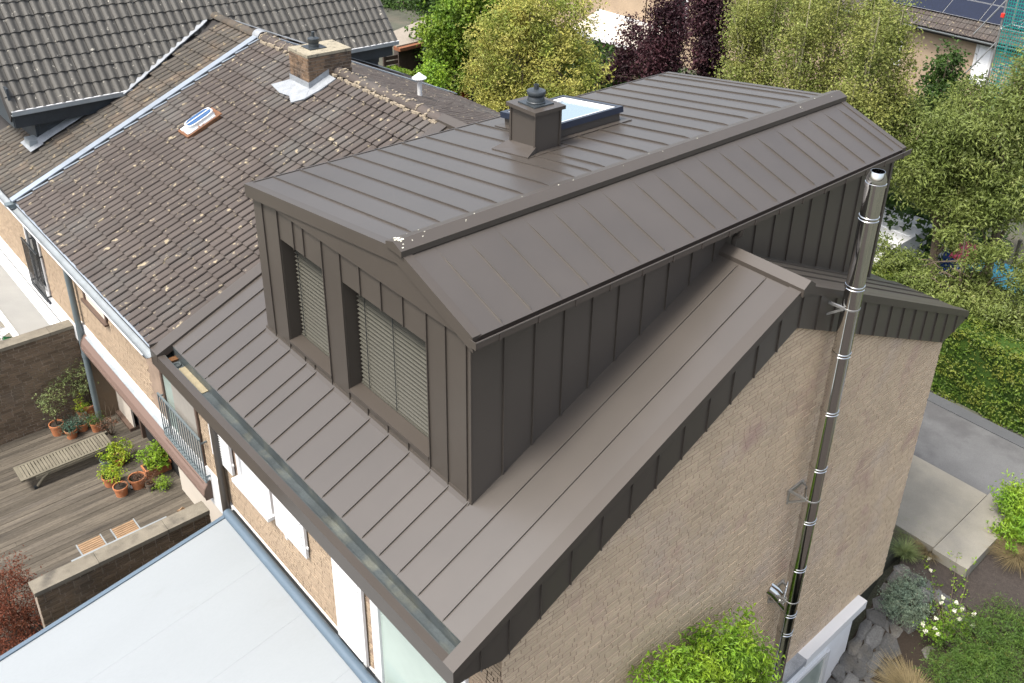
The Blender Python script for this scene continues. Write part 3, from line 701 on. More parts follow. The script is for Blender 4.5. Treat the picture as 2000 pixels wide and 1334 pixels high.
# -- front facade joinery (upper storey)
def shutter(x0, x1, z0, z1, y=None):
    y = y if y is not None else YFAC-.03
    s = put('shutter', MB().box(x0, x0+.09, y-.045, y, z0, z1).box(x1-.09, x1, y-.045, y, z0, z1).box(x0+.09, x1-.09, y-.045, y, z0, z0+.13).box(x0+.09, x1-.09, y-.045, y, z1-.10, z1).box(x0+.09, x1-.09, y-.012, y-.002, z0+.13, z1-.10), WHITE, house)
    n = int((z1-z0-.25)/.055)
    lm = MB().obox((0, 0, 0), ((x1-x0)/2-.095, 0, 0), (0, .022, -.022), (0, .004, .004)).mesh('louvre'); lm.materials.append(WHITE)
    for i in range(n): put('louvre', lm, WHITE, s, loc=((x0+x1)/2, y-.028, z0+.16+i*.055))
    put('hinge', MB().box(x1, x1+.05, y-.03, y-.01, z0+.22, z0+.26).box(x0+.3, x0+.38, y-.05, y-.03, z0-.06, z0+.02), WHITE, s)
    return s
shutter(-8.22, -7.42, -2.52, -.45); shutter(-5.85, -4.85, -2.52, -.45); shutter(-4.02, -3.2, -3.9, -.45)
def facade_window(x0, x1, z0, z1, glass, fr=.11, sill=True, m=WHITE):
    w = put('window', MB().box(x0+fr, x1-fr, YFAC-.016, YFAC-.004, z0+fr, z1-fr), glass, house)
    put('window_frame', MB().box(x0, x0+fr, YFAC-.055, YFAC-.002, z0, z1).box(x1-fr, x1, YFAC-.055, YFAC-.002, z0, z1).box(x0+fr, x1-fr, YFAC-.055, YFAC-.002, z0, z0+fr).box(x0+fr, x1-fr, YFAC-.055, YFAC-.002, z1-fr, z1), m, w)
    if sill: put('sill', MB().box(x0-.05, x1+.05, YFAC-.16, YFAC, z0-.07, z0), m, w)
    return w
facade_window(-7.22, -6.0, -2.42, -.45, WHITE)
facade_window(-3.0, -.75, -3.85, -.45, GLASS_G, fr=.2, sill=False)
put('string_course', MB().box(-8.15, -.2, YFAC-.04, YFAC+.01, -4.0, -3.50), WHITE, house)
put('lower_wall', MB().box(-8.15, XG, YFAC-.005, YFAC+.2, -6.4, -4.0), CREAM, house)
# brown downpipe at the party line
dpx = float(at(420, 850, 1, YFAC-.1)[0])
put('downpipe', MB().tube([(dpx, YFAC-.10, -.27), (dpx, YFAC-.10, -6.2)], .075, 14), BROWN_T, house, sm=True)
# white rendered basement wall below the gable
bas = put('basement_wall', MB().box(-.3, -.09, 3.0, 10.52, -9.6, -6.50), WHITE_R, house)
put('capping', MB().box(-.25, 0.10, 8.35, 10.55, -6.53, -6.41).box(0.06, .10, 8.35, 10.55, -6.62, -6.53), WHITE, bas)
put('capping_joint_cover', MB().box(-.25, 0.105, 7.2, 8.35, -6.53, -6.405), LEAD, bas)
bw = put('basement_window', MB().box(-.075, -.07, 8.2, 9.5, -8.6, -7.35), GLASS_G, house)
put('window_reveal', MB().box(-.09, -.02, 9.5, 9.62, -8.75, -7.25).box(-.09, 0.02, 8.1, 9.62, -8.75, -8.6).box(-.09, -.04, 8.1, 9.5, -7.35, -7.25), WHITE, bw)

# ================================================================== FLUE
FX = 0.22
ft = at(1712.5, 349, 0, FX); fy = float(ft[1])
FR = 0.132
flue = thing('flue_pipe', 'tall polished stainless steel flue pipe fixed to the pink brick gable', 'flue', (FX, fy, -6.9))
zt = float(ft[2])
rings = [float(at(a, b, 0, FX)[2]) for a, b in ((1697, 424), (1667, 559.5), (1645, 687), (1617, 803), (1596, 912), (1575, 1014), (1553, 1109.5), (1534, 1199), (1528, 1234))]
secs = [zt]+rings+[-6.9]
for a, b in zip(secs[:-1], secs[1:]):
    put('pipe_section', MB().lathe([(FR, b), (FR, a)], (FX, fy, 0), 40), STEEL, flue, sm=True)
for z in rings:
    put('joint_band', MB().lathe([(FR, z-.035), (FR+.008, z-.033), (FR+.011, z-.026), (FR+.004, z-.018), (FR+.004, z+.012), (FR+.011, z+.020), (FR+.008, z+.027), (FR, z+.03)], (FX, fy, 0), 40), STEEL, flue, sm=True)
put('cap', MB().lathe([(FR, zt-.10), (FR+.012, zt-.095), (FR+.012, zt-.05), (FR+.004, zt-.045), (FR+.006, zt), (FR*.74, zt+.11), (FR*.70, zt+.11), (FR*.68, zt-.12), (.001, zt-.12)], (FX, fy, 0), 40), STEEL, flue, sm=True)
for a, b in ((1664, 601), (1578, 980), (1538, 1177)):
    z = float(at(a, b, 0, FX)[2])
    br = put('bracket', MB().bar((XG, fy-.17, z+.05), (FX-.02, fy-.145, z+.05), .035, .035).bar((XG, fy+.17, z+.05), (FX-.02, fy+.145, z+.05), .035, .035).bar((XG+.03, fy-.21, z+.05), (XG+.03, fy+.21, z+.05), .035, .05)
             .bar((XG+.01, fy-.17, z-.20), (FX-.03, fy-.150, z+.03), .03, .03).bar((XG+.02, fy-.17, z-.22), (XG+.02, fy-.17, z+.05), .03, .03), STEEL_B, flue)
    put('clamp', MB().lathe([(FR+.001, z+.02), (FR+.005, z+.022), (FR+.005, z+.045), (FR+.001, z+.047)], (FX, fy, 0), 40), STEEL_B, br, sm=True)
zt2 = float(at(1520, 1190, 0, FX)[2])
put('connector', MB().tube([(FX, fy, zt2-.28), (XG+.05, fy-.10, zt2-.02), (XG-.05, fy-.17, zt2+.06)], [.115, .12, .12], 24), STEEL, flue, sm=True)

# ================================================================== TILED ROOFS
def tile_mesh(W, L, lift=.03, prof=None, name='tile'):
    """tile in local frame u (width) x v (length up the slope) x n"""
    prof = prof or [(0, 0), (.004, .020), (.022, .031), (.075, .034), (.135, .032), (.165, .022), (.172, .0)]
    vs_ = []; k = len(prof)
    for v_, dn in ((0.0, lift), (L, 0.0)):
        for a, b in prof: vs_.append((a, v_, b+dn))
    for a, b in prof: vs_.append((a, 0.004, b+lift-.028))      # front lip depth
    fs = [(i, i+1, k+i+1, k+i) for i in range(k-1)] + [(2*k+i, 2*k+i+1, i+1, i) for i in range(k-1)]
    return vs_, fs
def tile_field(parent, O, u, v, n, cols, rows, W, P, m, shape, inside, keep=300, name='tile', stuffname='tiling', seed=2, jit=.004):
    O, u, v, n = (np.array(x, float) for x in (O, u, v, n))
    vs0, fs0 = shape; vs0 = np.array(vs0)
    r = random.Random(seed); recs = []
    for j in range(rows[0], rows[1]):
        for i in range(cols[0], cols[1]):
            uu, vv = i*W, j*P
            c = O+u*(uu+W/2)+v*(vv+P/2)
            if not inside(c): continue
            px, py = proj(c); vis = -15 < px < 2015 and -15 < py < 1349
            recs.append((0 if vis else 1, np.linalg.norm(c-CAM), uu, vv))
    recs.sort()
    base = bpy.data.meshes.new(name)
    loc = vs0@np.array([u, v, n]); base.from_pydata([tuple(p) for p in loc], [], fs0); base.update(); base.materials.append(m)
    rest_v = []; rest_f = []
    for q, (vis, d, uu, vv) in enumerate(recs):
        p = O+u*(uu+r.uniform(-jit, jit))+v*(vv+r.uniform(-jit*2, jit*2))+n*r.uniform(-.003, .004)
        if q < keep and not vis:
            put(name, base, m, parent, loc=p)
        else:
            k = len(rest_v)*len(vs0); rest_v.append(loc+p); rest_f += [tuple(i+k for i in f) for f in fs0]
    if rest_v:
        me = bpy.data.meshes.new(stuffname); me.from_pydata([tuple(p) for p in np.concatenate(rest_v)], [], rest_f); me.update()
        o = put(stuffname, me, m, parent); o['kind'] = 'stuff'
UF = nrm((0, 1, K)); UB = nrm((0, -1, KB))
TW, TP = .215, .384
TSH = tile_mesh(TW, .41, lift=.034)

def ridge_tile_mesh(L=.40, r0=.135, r1=.115):
    vs_ = []; fs = []; k = 9
    for x, rr in ((0, r0), (L, r1)):
        for i in range(k):
            t = math.pi*i/(k-1); vs_.append((x, -rr*math.cos(t), rr*math.sin(t)*.8))
    for i in range(k): t = math.pi*i/(k-1); vs_.append((0, -(r0-.025)*math.cos(t), (r0-.025)*math.sin(t)*.8))
    for i in range(k-1): fs += [(i, i+1, k+i+1, k+i), (2*k+i, 2*k+i+1, i+1, i)]
    me = bpy.data.meshes.new('ridge_tile'); me.from_pydata(vs_, [], fs); me.update(); smooth(me); return me
MORT_L = M('ridge_mortar', (0.27, 0.225, 0.165), rough=0.95, var=0.2, scale=15, fine=0.2, fscale=60, bump=0.5, bscale=40)

nb = thing('tiled_house', 'middle terrace house with brown concrete tiled roof, brick chimney and small oval roof hatch', 'house', (-12, 6, GZ))
NX0, NX1 = -15.55, -8.27
nroof = put('roof', MB().prism([(NX0-.1, y, z) for y, z in [(.05, fz(.05)-.06), (RY, RZ-.06), (11.95, bz(11.95)-.06), (11.95, bz(11.95)-.25), (RY, RZ-.25), (.05, fz(.05)-.25)]], (NX1-NX0+.1, 0, 0)), UNDER, nb)
chim2 = (-12.93, -12.13, 5.37, 6.42)
hatch = (-13.98, -13.48, 3.15, 3.95)
def in_front(c):
    x, y = c[0], c[1]
    if chim2[0]-.02 < x < chim2[1]+.02 and y > chim2[2]: return False
    if hatch[0] < x < hatch[1] and hatch[2] < y < hatch[3]: return False
    return y < 5.98 and NX0 < x < NX1+.02
tile_field(nroof, (NX0, .06, fz(.06)-.055), (1, 0, 0), UF, NF, (0, 34), (0, 17), TW, TP, TILE, TSH, in_front, keep=300, seed=4)
tile_field(nroof, (NX1, 11.95, bz(11.95)-.055), (-1, 0, 0), UB, NB, (0, 34), (0, 17), TW, TP, TILE, TSH, lambda c: c[1] > 6.1, keep=0, seed=6)
rtm = ridge_tile_mesh(); rtm.materials.append(TILE)
x = -15.42
while x < -8.45:
    if not (-13.1 < x+.2 < -12.05):
        rt = put('ridge_tile', rtm, TILE, nb, loc=(x, RY+rnd.uniform(-.01, .01), RZ-.02), rot=(0, 0, rnd.uniform(-.02, .02)))
    x += .355
ml = MB()
x = -15.42
while x < -8.45:
    if not (-13.1 < x+.2 < -12.05):
        for k in range(7):
            t = math.pi*(.05+.9*rnd.random()); s = rnd.uniform(.012, .03)
            ml.obox((x+rnd.uniform(-.015, .02), RY-.14*math.cos(t), RZ-.02+.115*math.sin(t)), (s, 0, 0), (0, s, 0), (0, 0, s*.6))
        for k in range(7):
            s = rnd.uniform(.015, .045)
            ml.obox((x+rnd.random()*.35, RY-.135-rnd.uniform(0, .03), RZ-.06+rnd.uniform(-.02, .03)), (s*1.4, 0, 0), (0, s*.7, 0), (0, 0, s*.6))
    x += .355
o = put('ridge_mortar', ml, MORT_L, nb); o['kind'] = 'stuff'
# party-line zinc flashings
pf = put('party_flashing', MB().prism([(-15.75, -.02, .045), (-15.75, 6.0, fz(6.0)+.045), (-15.75, 6.0, fz(6)+.07), (-15.75, -.02, .07)], (.20, 0, 0)).prism([(-15.75, -.02, -.06), (-15.75, 6.0, fz(6.0)-.06), (-15.75, 6.0, fz(6)+.045), (-15.75, -.02, .045)], (.03, 0, 0)), ZINC, nb)
for j in range(17):
    y0 = .06+j*TP*UF[1]
    put('soaker', MB().prism([(-15.55, y0, fz(y0)+.035), (-15.55, y0+.35, fz(y0+.35)-.008), (-15.55, y0+.35, fz(y0+.35)+.004), (-15.55, y0, fz(y0)+.045)], (.055, 0, 0)), ZINC, pf)
put('party_flashing', MB().prism([(-15.78, 6.12, bz(6.12)+.03), (-15.78, 11.9, bz(11.9)+.03), (-15.78, 11.9, bz(11.9)+.06), (-15.78, 6.12, bz(6.12)+.06)], (.22, 0, 0)), ZINC, nb)
put('ridge_saddle', MB().lathe([(.16, -.14), (.165, 0), (.15, .14)], (-15.66, RY, RZ-.03), 20, axis=(1, 0, 0)), LEAD, nb, sm=True)
# roof hatch
hp = lambda x, y, h: V(x, y, fz(y))+NF*h
def hbox(x0, x1, y0, y1, h0, h1): return MB().hexa([hp(x0, y0, h0), hp(x1, y0, h0), hp(x1, y1, h0), hp(x0, y1, h0), hp(x0, y0, h1), hp(x1, y0, h1), hp(x1, y1, h1), hp(x0, y1, h1)])
hx, hy = (hatch[0]+hatch[1])/2, (hatch[2]+hatch[3])/2
ht = put('roof_hatch', hbox(hatch[0], hatch[1], hatch[2]-.02, hatch[3], -.04, .035), RUST, nb)
WORN = M('flaking_white_paint', (0.68, 0.70, 0.70), rough=0.7, var=0.1, scale=8, col2=(0.30, 0.14, 0.06), c2scale=9, c2lo=0.58, c2hi=0.66)
put('painted_base', hbox(hatch[0]+.05, hatch[1]-.05, hatch[2]+.03, hatch[3]-.12, .035, .06), WORN, ht)
def oval(rx, ry, h0, h1, shrink=1.0, cx=hx, cy=hy+.02):
    vs_ = []; k = 28
    for h, q in ((h0, 1.0), (h1, shrink)):
        for i in range(k):
            t = 2*math.pi*i/k; ex = .55
            ux = math.copysign(abs(math.cos(t))**ex, math.cos(t))*rx*q; uy = math.copysign(abs(math.sin(t))**ex, math.sin(t))*ry*q
            vs_.append(hp(cx+ux, cy+uy, h))
    return MB().add(vs_, [(i, (i+1) % k, k+(i+1) % k, k+i) for i in range(k)]+[tuple(range(k-1, -1, -1)), tuple(range(k, 2*k))])
put('hatch_curb', oval(.175, .30, .05, .12, .95), WORN, ht)
put('hatch_rim', oval(.175, .30, .12, .15), WHITE, ht)
BLUEG = M('hatch_glass', (0.035, 0.09, 0.20), rough=0.12, var=0.2, scale=4, spec=0.7)
put('hatch_glass', oval(.150, .275, .148, .165, .93), BLUEG, ht)
put('hatch_bar', hbox(hx-.012, hx+.012, hy-.26, hy+.30, .16, .172), WHITE, ht)
# brick chimney
ct = 3.17
ch2 = put('chimney', MB().box(chim2[0], chim2[1], chim2[2], chim2[3], 2.0, ct-.08), MORTAR_D, nb)
brick_wall(ch2, (0, chim2[2], 0), (1, 0, 0), (0, 0, 1), (0, -1, 0), lambda a, b: b > fz(chim2[2])-.05, (chim2[0], chim2[1]), (2.3, ct-.10), BRICK_C, keep=90, seed=12, header=.3, dep=.012)
brick_wall(ch2, (chim2[1], 0, 0), (0, 1, 0), (0, 0, 1), (1, 0, 0), lambda a, b: b > min(fz(a), bz(a))-.05, (chim2[2], chim2[3]), (2.1, ct-.10), BRICK_C, keep=120, seed=13, header=.3, dep=.012)
put('capstone', MB().box(chim2[0]-.013, chim2[1]+.013, chim2[2]-.013, chim2[3]+.013, ct-.06, ct), CAPSTONE, ch2)
p2 = ((chim2[0]+chim2[1])/2-.08, 5.80, ct)
put('pot_base', MB().box(p2[0]-.2, p2[0]+.2, p2[1]-.2, p2[1]+.2, ct, ct+.02), POTBLK, ch2)
put('chimney_pot', MB().lathe([(.12, 0), (.11, .10), (.125, .12), (.125, .20), (.05, .23), (.035, .24), (.035, .34), (.001, .34)], p2, 20), POTBLK, ch2, sm=True)
fl = MB()
r2 = random.Random(5)
def flp(x, y): return V(x, y, fz(y))+NF*(.030+r2.uniform(-.006, .012))
pts = [(-13.28, 5.06), (-12.75, 4.98), (-12.4, 5.02), (-12.12, 4.90), (-11.92, 5.12), (-11.83, 5.5), (-11.86, 5.86)]
inn = [(-12.95, 5.36), (-12.7, 5.36), (-12.4, 5.36), (-12.11, 5.36), (-12.11, 5.40), (-12.11, 5.6), (-12.11, 5.86)]
top_ = [V(a, min(b, 5.36) if a < -12.12 else b, fz(b)+.16) for a, b in inn]
A_ = [flp(*p) for p in pts]; B_ = [flp(*p)+NF*.02 for p in inn]; C_ = [V(b[0], b[1], b[2]+.13) for b in B_]
for i in range(len(pts)-1):
    fl.add([A_[i], A_[i+1], B_[i+1], B_[i]], [(0, 1, 2, 3)]); fl.add([B_[i], B_[i+1], C_[i+1], C_[i]], [(0, 1, 2, 3)])
    fl.add([A_[i], A_[i+1], A_[i+1]-NF*.03, A_[i]-NF*.03], [(3, 2, 1, 0)])
put('lead_flashing', fl, LEAD, ch2, sm=False)

# ---- gutters along the neighbour eaves
def half_gutter(x0, x1, y, z, r=.085, seg=9):
    mb = MB(); vs_ = []; 
    for rr in (r, r-.008):
        for xx in (x0, x1):
            for i in range(seg):
                t = math.pi+math.pi*i/(seg-1); vs_.append((xx, y+rr*math.cos(t), z+rr*math.sin(t)))
    fs = []
    for i in range(seg-1):
        fs += [(i+1, i, seg+i, seg+i+1), (2*seg+i, 2*seg+i+1, 3*seg+i+1, 3*seg+i)]
    fs += [(0, 2*seg, 3*seg, seg), (seg-1, 2*seg-1, 4*seg-1, 3*seg-1)]
    return mb.add(vs_, fs)
gt = put('gutter', half_gutter(-15.68, -8.30, -.03, -.065, r=.10), ZINC_G, nb)
put('gutter_bead', MB().tube([(-15.68, -.13, -.06), (-8.30, -.13, -.06)], .012, 8), WHITE, gt)
for i in range(10):
    put('gutter_joint', half_gutter(-15.2+i*.75, -15.17+i*.75, -.03, -.062, r=.100), ZINC_G, gt) if i in (2, 5, 8) else None
put('gutter_apron', MB().prism([(-15.66, .03, -.02), (-15.66, .16, .03), (-15.66, .16, .02), (-15.66, .03, -.03)], (7.38, 0, 0)), ZINC, gt)
nfront = put('front_wall', MB().box(-15.7, -8.15-.002, YFAC, YFAC+.3, -3.75, -.15), MORTAR, nb)
nh = [(-14.75, -13.15, -2.2, -.3), (-11.25, -9.55, -3.5, -.3)]
brick_wall(nfront, (0, YFAC, 0), (1, 0, 0), (0, 0, 1), (0, -1, 0), lambda x, z: not any(a < x < b and c < z < d for a, b, c, d in nh), (-15.7, -8.16), (-3.62, -.2), BRICK_F, keep=120, seed=15, dep=.005)
put('eaves_board', MB().box(-15.7, -8.3, .03, YFAC, -.20, -.17), WHITE, nb)
put('string_course', MB().box(-15.95, -8.16, YFAC-.04, YFAC+.28, -4.05, -3.22), WHITE, nb)
# recessed ground floor
GYF = 1.22
put('lower_wall', MB().box(-11.9, -8.16, GYF, GYF+.2, -6.3, -4.05), CREAM, nb)
put('side_pier', MB().box(-16.0, -15.6, YFAC, GYF+.3, -6.3, -4.05), BRICK_D, nb)
gd = put('patio_door', MB().box(-15.6, -11.9, GYF+.12, GYF+.16, -6.3, -4.05), DARK, nb)
for xx in (-15.5, -14.3, -13.1, -11.95):
    put('door_frame', MB().box(xx, xx+.09, GYF+.04, GYF+.14, -6.3, -4.05), BROWN_W, gd)
lw = at(205, 770, 1, GYF); lw2 = at(262, 835, 1, GYF)
put('window_sill', MB().box(lw[0], lw2[0], GYF-.10, GYF+.12, lw2[2]-.12, lw2[2]), BROWN_W, gd)
put('roller_shutter', MB().box(lw[0]+.2, lw2[0], GYF+.0, GYF+.04, lw2[2], lw2[2]+1.2), CREAM, gd)
# windows of the upper storey
def n_window(parent, x0, x1, z0, z1, frame, glass, sill_m, sd=.12):
    w = put('window', MB().box(x0, x1, YFAC-.014, YFAC-.003, z0, z1), glass, parent)
    put('window_frame', MB().box(x0, x0+.08, YFAC-.045, YFAC-.002, z0, z1).box(x1-.08, x1, YFAC-.045, YFAC-.002, z0, z1).box(x0+.08, x1-.08, YFAC-.045, YFAC-.002, z1-.08, z1), frame, w)
    put('sill', MB().box(x0-.04, x1+.04, YFAC-sd, YFAC-.002, z0-.05, z0), sill_m, w)
    return w
a = at(165, 577, 1, YFAC); b = at(213, 634, 1, YFAC)
CREAM_S = M('cream_roller_blind', (0.62, 0.55, 0.47), rough=0.6, var=0.03)
n_window(nb, a[0]+.05, b[0], (a[2]+b[2])/2, -.3, BROWN_W, CREAM_S, BROWN_W, .1)
ra = at(303, 738, 1, YFAC-.12); rb = at(380, 873, 1, YFAC-.12)
dw = n_window(nb, ra[0]+.05, rb[0]+.15, -3.55, -.35, BROWN_W, GLASS_G, BROWN_W, .14)
put('curtain', MB().box(ra[0]+.55, rb[0]+.1, YFAC-.026, YFAC-.015, -3.5, -.4), M('grey_curtain', (0.26, 0.24, 0.21), rough=0.9, var=0.06, stretch=(8, 1, 1)), dw)
def juliet(parent, x0, x1, z0, z1, m):
    y = YFAC-.13
    rl = put('railing', MB().box(x0, x1, y-.018, y+.018, z1-.03, z1), m, parent)
    for zz in (z0+.08, z0): put('bottom_rail', MB().box(x0, x1, y-.012, y+.012, zz, zz+.028), m, rl)
    n = max(8, int((x1-x0)/.115)); bm = MB().box(-.009, .009, -.009, .009, z0, z1-.02).mesh('baluster'); bm.materials.append(m)
    for i in range(n+1): put('baluster', bm, m, rl, loc=(x0+(x1-x0)*i/n, y, 0))
    for xx in (x0, x1): put('wall_fixing', MB().box(xx-.012, xx+.012, y, YFAC+.01, z1-.12, z1-.09).box(xx-.012, xx+.012, y, YFAC+.01, z0+.12, z0+.15), m, rl)
juliet(nb, ra[0], rb[0]+.35, -3.45, -2.42, ZINC_P)
# grey rainwater pipe
gp = float(at(150, 620, 1, YFAC-.12)[0])
put('downpipe', MB().tube([(gp, YFAC-.12, -.12), (gp, YFAC-.12, -6.15)], .07, 14).lathe([(.078, -4.1), (.078, -3.98)], (gp, YFAC-.12, 0), 14), ZINC_P, nb, sm=True)

# ================================================================== LEFT HOUSE (with the pantiled dormer)
lh = thing('slate_dormer_house', 'terrace house with tall grey pantiled dormer roof, slate clad sides and lichen covered tiles', 'house', (-19.5, 6, GZ))
lroof = put('roof', MB().prism([(-23.4, y, z) for y, z in [(.05, fz(.05)-.09), (RY, RZ-.09), (11.95, bz(11.95)-.09), (11.95, bz(11.95)-.25), (RY, RZ-.25), (.05, fz(.05)-.25)]], (7.65, 0, 0)), UNDER, lh)
EX, EZ, PITCH = -17.2, 1.46, R(51)
def in_left(c):
    return c[1] < 5.98 and c[0] > -19.4 and not (c[1] > 1.35 and c[0] < -17.62+(.0 if c[1] < 3.2 else 0) and True and (c[0] < -17.55)) and not (c[1] > 3.3 and c[2] > EZ-.15 and c[0] < -17.2-(c[2]-EZ)/math.tan(PITCH))
tile_field(lroof, (-15.76, .06, fz(.06)-.085), (-1, 0, 0), UF, NF, (0, 18), (0, 17), TW, TP, TILE_L, tile_mesh(TW, .41, lift=.034, prof=[(.172-a, b) for a, b in [(0, 0), (.004, .020), (.022, .031), (.075, .034), (.135, .032), (.165, .022), (.172, .0)]][::1]), in_left, keep=300, seed=8)
tile_field(lroof, (-15.79, 11.95, bz(11.95)-.085), (-1, 0, 0), UB, NB, (0, 12), (0, 17), TW, TP, TILE, TSH, lambda c: c[1] > 6.1, keep=0, seed=9)
rtl = ridge_tile_mesh(); rtl.materials.append(TILE_L)
x = -15.95
while x > -18.4:
    put('ridge_tile', rtl, TILE_L, lh, loc=(x-.2, RY, RZ-.05)); x -= .355
lg = put('gutter', half_gutter(-23.4, -15.72, -.03, -.085, r=.10), ZINC_G, lh)
put('gutter_bead', MB().tube([(-23.4, -.13, -.08), (-15.72, -.13, -.08)], .012, 8), WHITE, lg)
put('leaf_box', MB().box(-15.78, -15.6, -.14, .07, -.10, -.02), ZINC_P, lg)
lfront = put('front_wall', MB().box(-23.4, -15.702, YFAC, YFAC+.3, -6.3, -.15), MORTAR, lh)
brick_wall(lfront, (0, YFAC, 0), (1, 0, 0), (0, 0, 1), (0, -1, 0), lambda x, z: not (-18.95 < x < -17.75 and z > -3.8), (-22.8, -15.71), (-3.62, -.2), BRICK_F, keep=60, seed=16, dep=.005)
put('string_course', MB().box(-23.4, -15.96, YFAC-.05, YFAC+.01, -4.0, -3.62), WHITE, lh)
put('eaves_board', MB().box(-23.4, -15.7, .03, YFAC, -.20, -.17), WHITE, lh)
w_ = n_window(lh, -18.9, -17.8, -3.75, -.35, WHITE, GLASS_D, NAVY, .1)
juliet(lh, -18.95, -17.75, -3.72, -2.35, BLACK)
# dormer: slate cheeks and pantiles
tp = math.tan(PITCH)
YA, YB = .70, 10.9
dw_ = put('dormer_walls', MB().prism([(-17.5, y, z) for y, z in [(1.25, fz(1.25)-.1), (RY, RZ-.3), (10.5, bz(10.5)-.1), (10.5, EZ), (1.25, EZ)]], (-4.0, 0, 0)), SLATE, lh)
lsl = MB().box(-.20, .20, -.15, .15, 0, .008)
def slate_course(yr, zr, x):
    me = MB().prism([(0, -.16, -.14), (0, .16, -.14), (0, .16, .14), (0, -.16, .14)], (.01, 0, 0)).mesh('slate'); me.materials.append(SLATE)
    z = zr[0]; j = 0
    while z < zr[1]:
        y = yr[0]+(.16 if j % 2 else 0)
        while y < yr[1]:
            zz = (fz(y) if y < RY else bz(y))
            if z > zz-.1: put('slate', me, SLATE, dw_, loc=(x, y, z), rot=(rnd.uniform(-.03, .03), .03, 0))
            y += .31
        z += .24; j += 1
slate_course((1.45, 3.4), (.5, 1.3), -17.497); slate_course((8.2, 10.4), (.5, 1.6), -17.497)
put('fascia', MB().box(-17.30, -17.25, YA+.05, YB-.05, EZ-.42, EZ-.03).box(-17.5, -17.30, YA+.05, YB-.05, EZ-.42, EZ-.39), SLATE, lh)
put('front_face', MB().box(-21.5, -17.3, YA+.03, YA+.08, EZ-.42, EZ+.5).box(-21.5, -17.55, 1.2, 1.26, .3, EZ-.3), SLATE, lh)
g2 = put('dormer_gutter', MB().box(-17.25, -17.13, YA, YB+.1, EZ-.10, EZ-.085).box(-17.14, -17.125, YA, YB+.1, EZ-.085, EZ+.01).box(-17.25, -17.24, YA, YB+.1, EZ-.085, EZ+.0), ZINC_G, lh)
put('gutter_bead', MB().tube([(-17.13, YA, EZ+.012), (-17.13, YB+.1, EZ+.012)], .016, 8), WHITE, g2)
UD = nrm((-1, 0, tp)); ND = nrm((tp, 0, 1))
pr = put('dormer_roof', MB().prism([(-17.2, YA, EZ-.04), (-20.4, YA, EZ-.04+3.2*tp), (-20.4, YA, EZ-.3+3.2*tp), (-17.4, YA, EZ-.3)], (0, YB-YA, 0)), UNDER, lh)
PW, PP = .2105, .372
pprof = [(0, .004), (.012, .020), (.035, .040), (.065, .052), (.095, .050), (.125, .036), (.150, .016), (.180, .004), (.207, .002)]
PSH = tile_mesh(PW, .40, lift=.03, prof=pprof)
def in_pant(c):
    px, py = proj(c)
    roofz = fz(c[1]) if c[1] < RY else bz(c[1])
    return -40 < px < 900 and py > -60 and c[2] > roofz-.12
tile_field(pr, (-17.18, YA-.02, EZ-.02), (0, 1, 0), UD, ND, (0, 49), (0, 13), PW, PP, PANT, PSH, in_pant, keep=300, name='pantile', stuffname='pantiling', seed=21)
# stepped lead where the pantiles meet the lichen tiles
sl_ = MB(); prev = None
for i in range(15):
    y = 3.15+i*.19; z = fz(y)+.045; x = EX-(z-EZ)/tp
    p = V(x+.16+rnd.uniform(-.02, .03), y-.02, fz(y-.02)+.035); q = V(x-.10, y, z+.03)
    if prev is not None: sl_.add([prev[0], p, q, prev[1]], [(0, 1, 2, 3)]); sl_.add([prev[0]-NF*.02, p-NF*.02, p, prev[0]], [(0, 1, 2, 3)])
    prev = (p, q)
put('valley_flashing', sl_, LEAD, lh)
sl2 = MB(); prev = None
for i in range(16):
    y = 1.15+i*.14; p = V(-17.28+rnd.uniform(-.01, .01), y, fz(y)+.035); q = V(-17.5, y, fz(y)+.12)
    if prev is not None: sl2.add([prev[0], p, q, prev[1]], [(0, 1, 2, 3)])
    prev = (p, q)
put('cheek_flashing', sl2, LEAD, lh)
put('cheek_flashing', MB().prism([(-17.95, .92, fz(.92)+.03), (-17.20, .92, fz(.92)+.03), (-17.20, 1.22, fz(1.22)+.03), (-17.95, 1.22, fz(1.22)+.03)], NF*.01), LEAD, lh)
put('rain_hopper', MB().box(-17.80, -17.42, .98, 1.24, .42, .62), ZINC_G, lh)
put('valley_flashing', MB().prism([(-17.5, 7.6, bz(7.6)+.03), (-17.2, 7.6, bz(7.6)+.03), (-17.2, 11.2, bz(11.2)+.03), (-17.5, 11.2, bz(11.2)+.03)], NB*.01), LEAD, lh)
put('valley_flashing', MB().prism([(-17.75, 6.2, bz(6.2)+.03), (-17.45, 6.2, bz(6.2)+.03), (-16.95, 7.9, bz(7.9)+.03), (-17.3, 7.9, bz(7.9)+.03)], NB*.012), LEAD, lh)
# white soil vent on the back slope
_d = ROTM.T @ np.array([(820-CX)/F_PX, (187-CY)/F_PX, 1.0]); _p0 = V(0, RY, RZ)
vp_ = CAM + _d*(NB@(_p0-CAM)/(NB@_d))
svp = put('roof_vent', MB().lathe([(.055, -.3), (.055, .32), (.065, .33), (.065, .37), (.17, .42), (.17, .44), (.06, .52), (.03, .55), (.001, .56)], (vp_[0], vp_[1], vp_[2]), 18), WHITE, nb, sm=True)

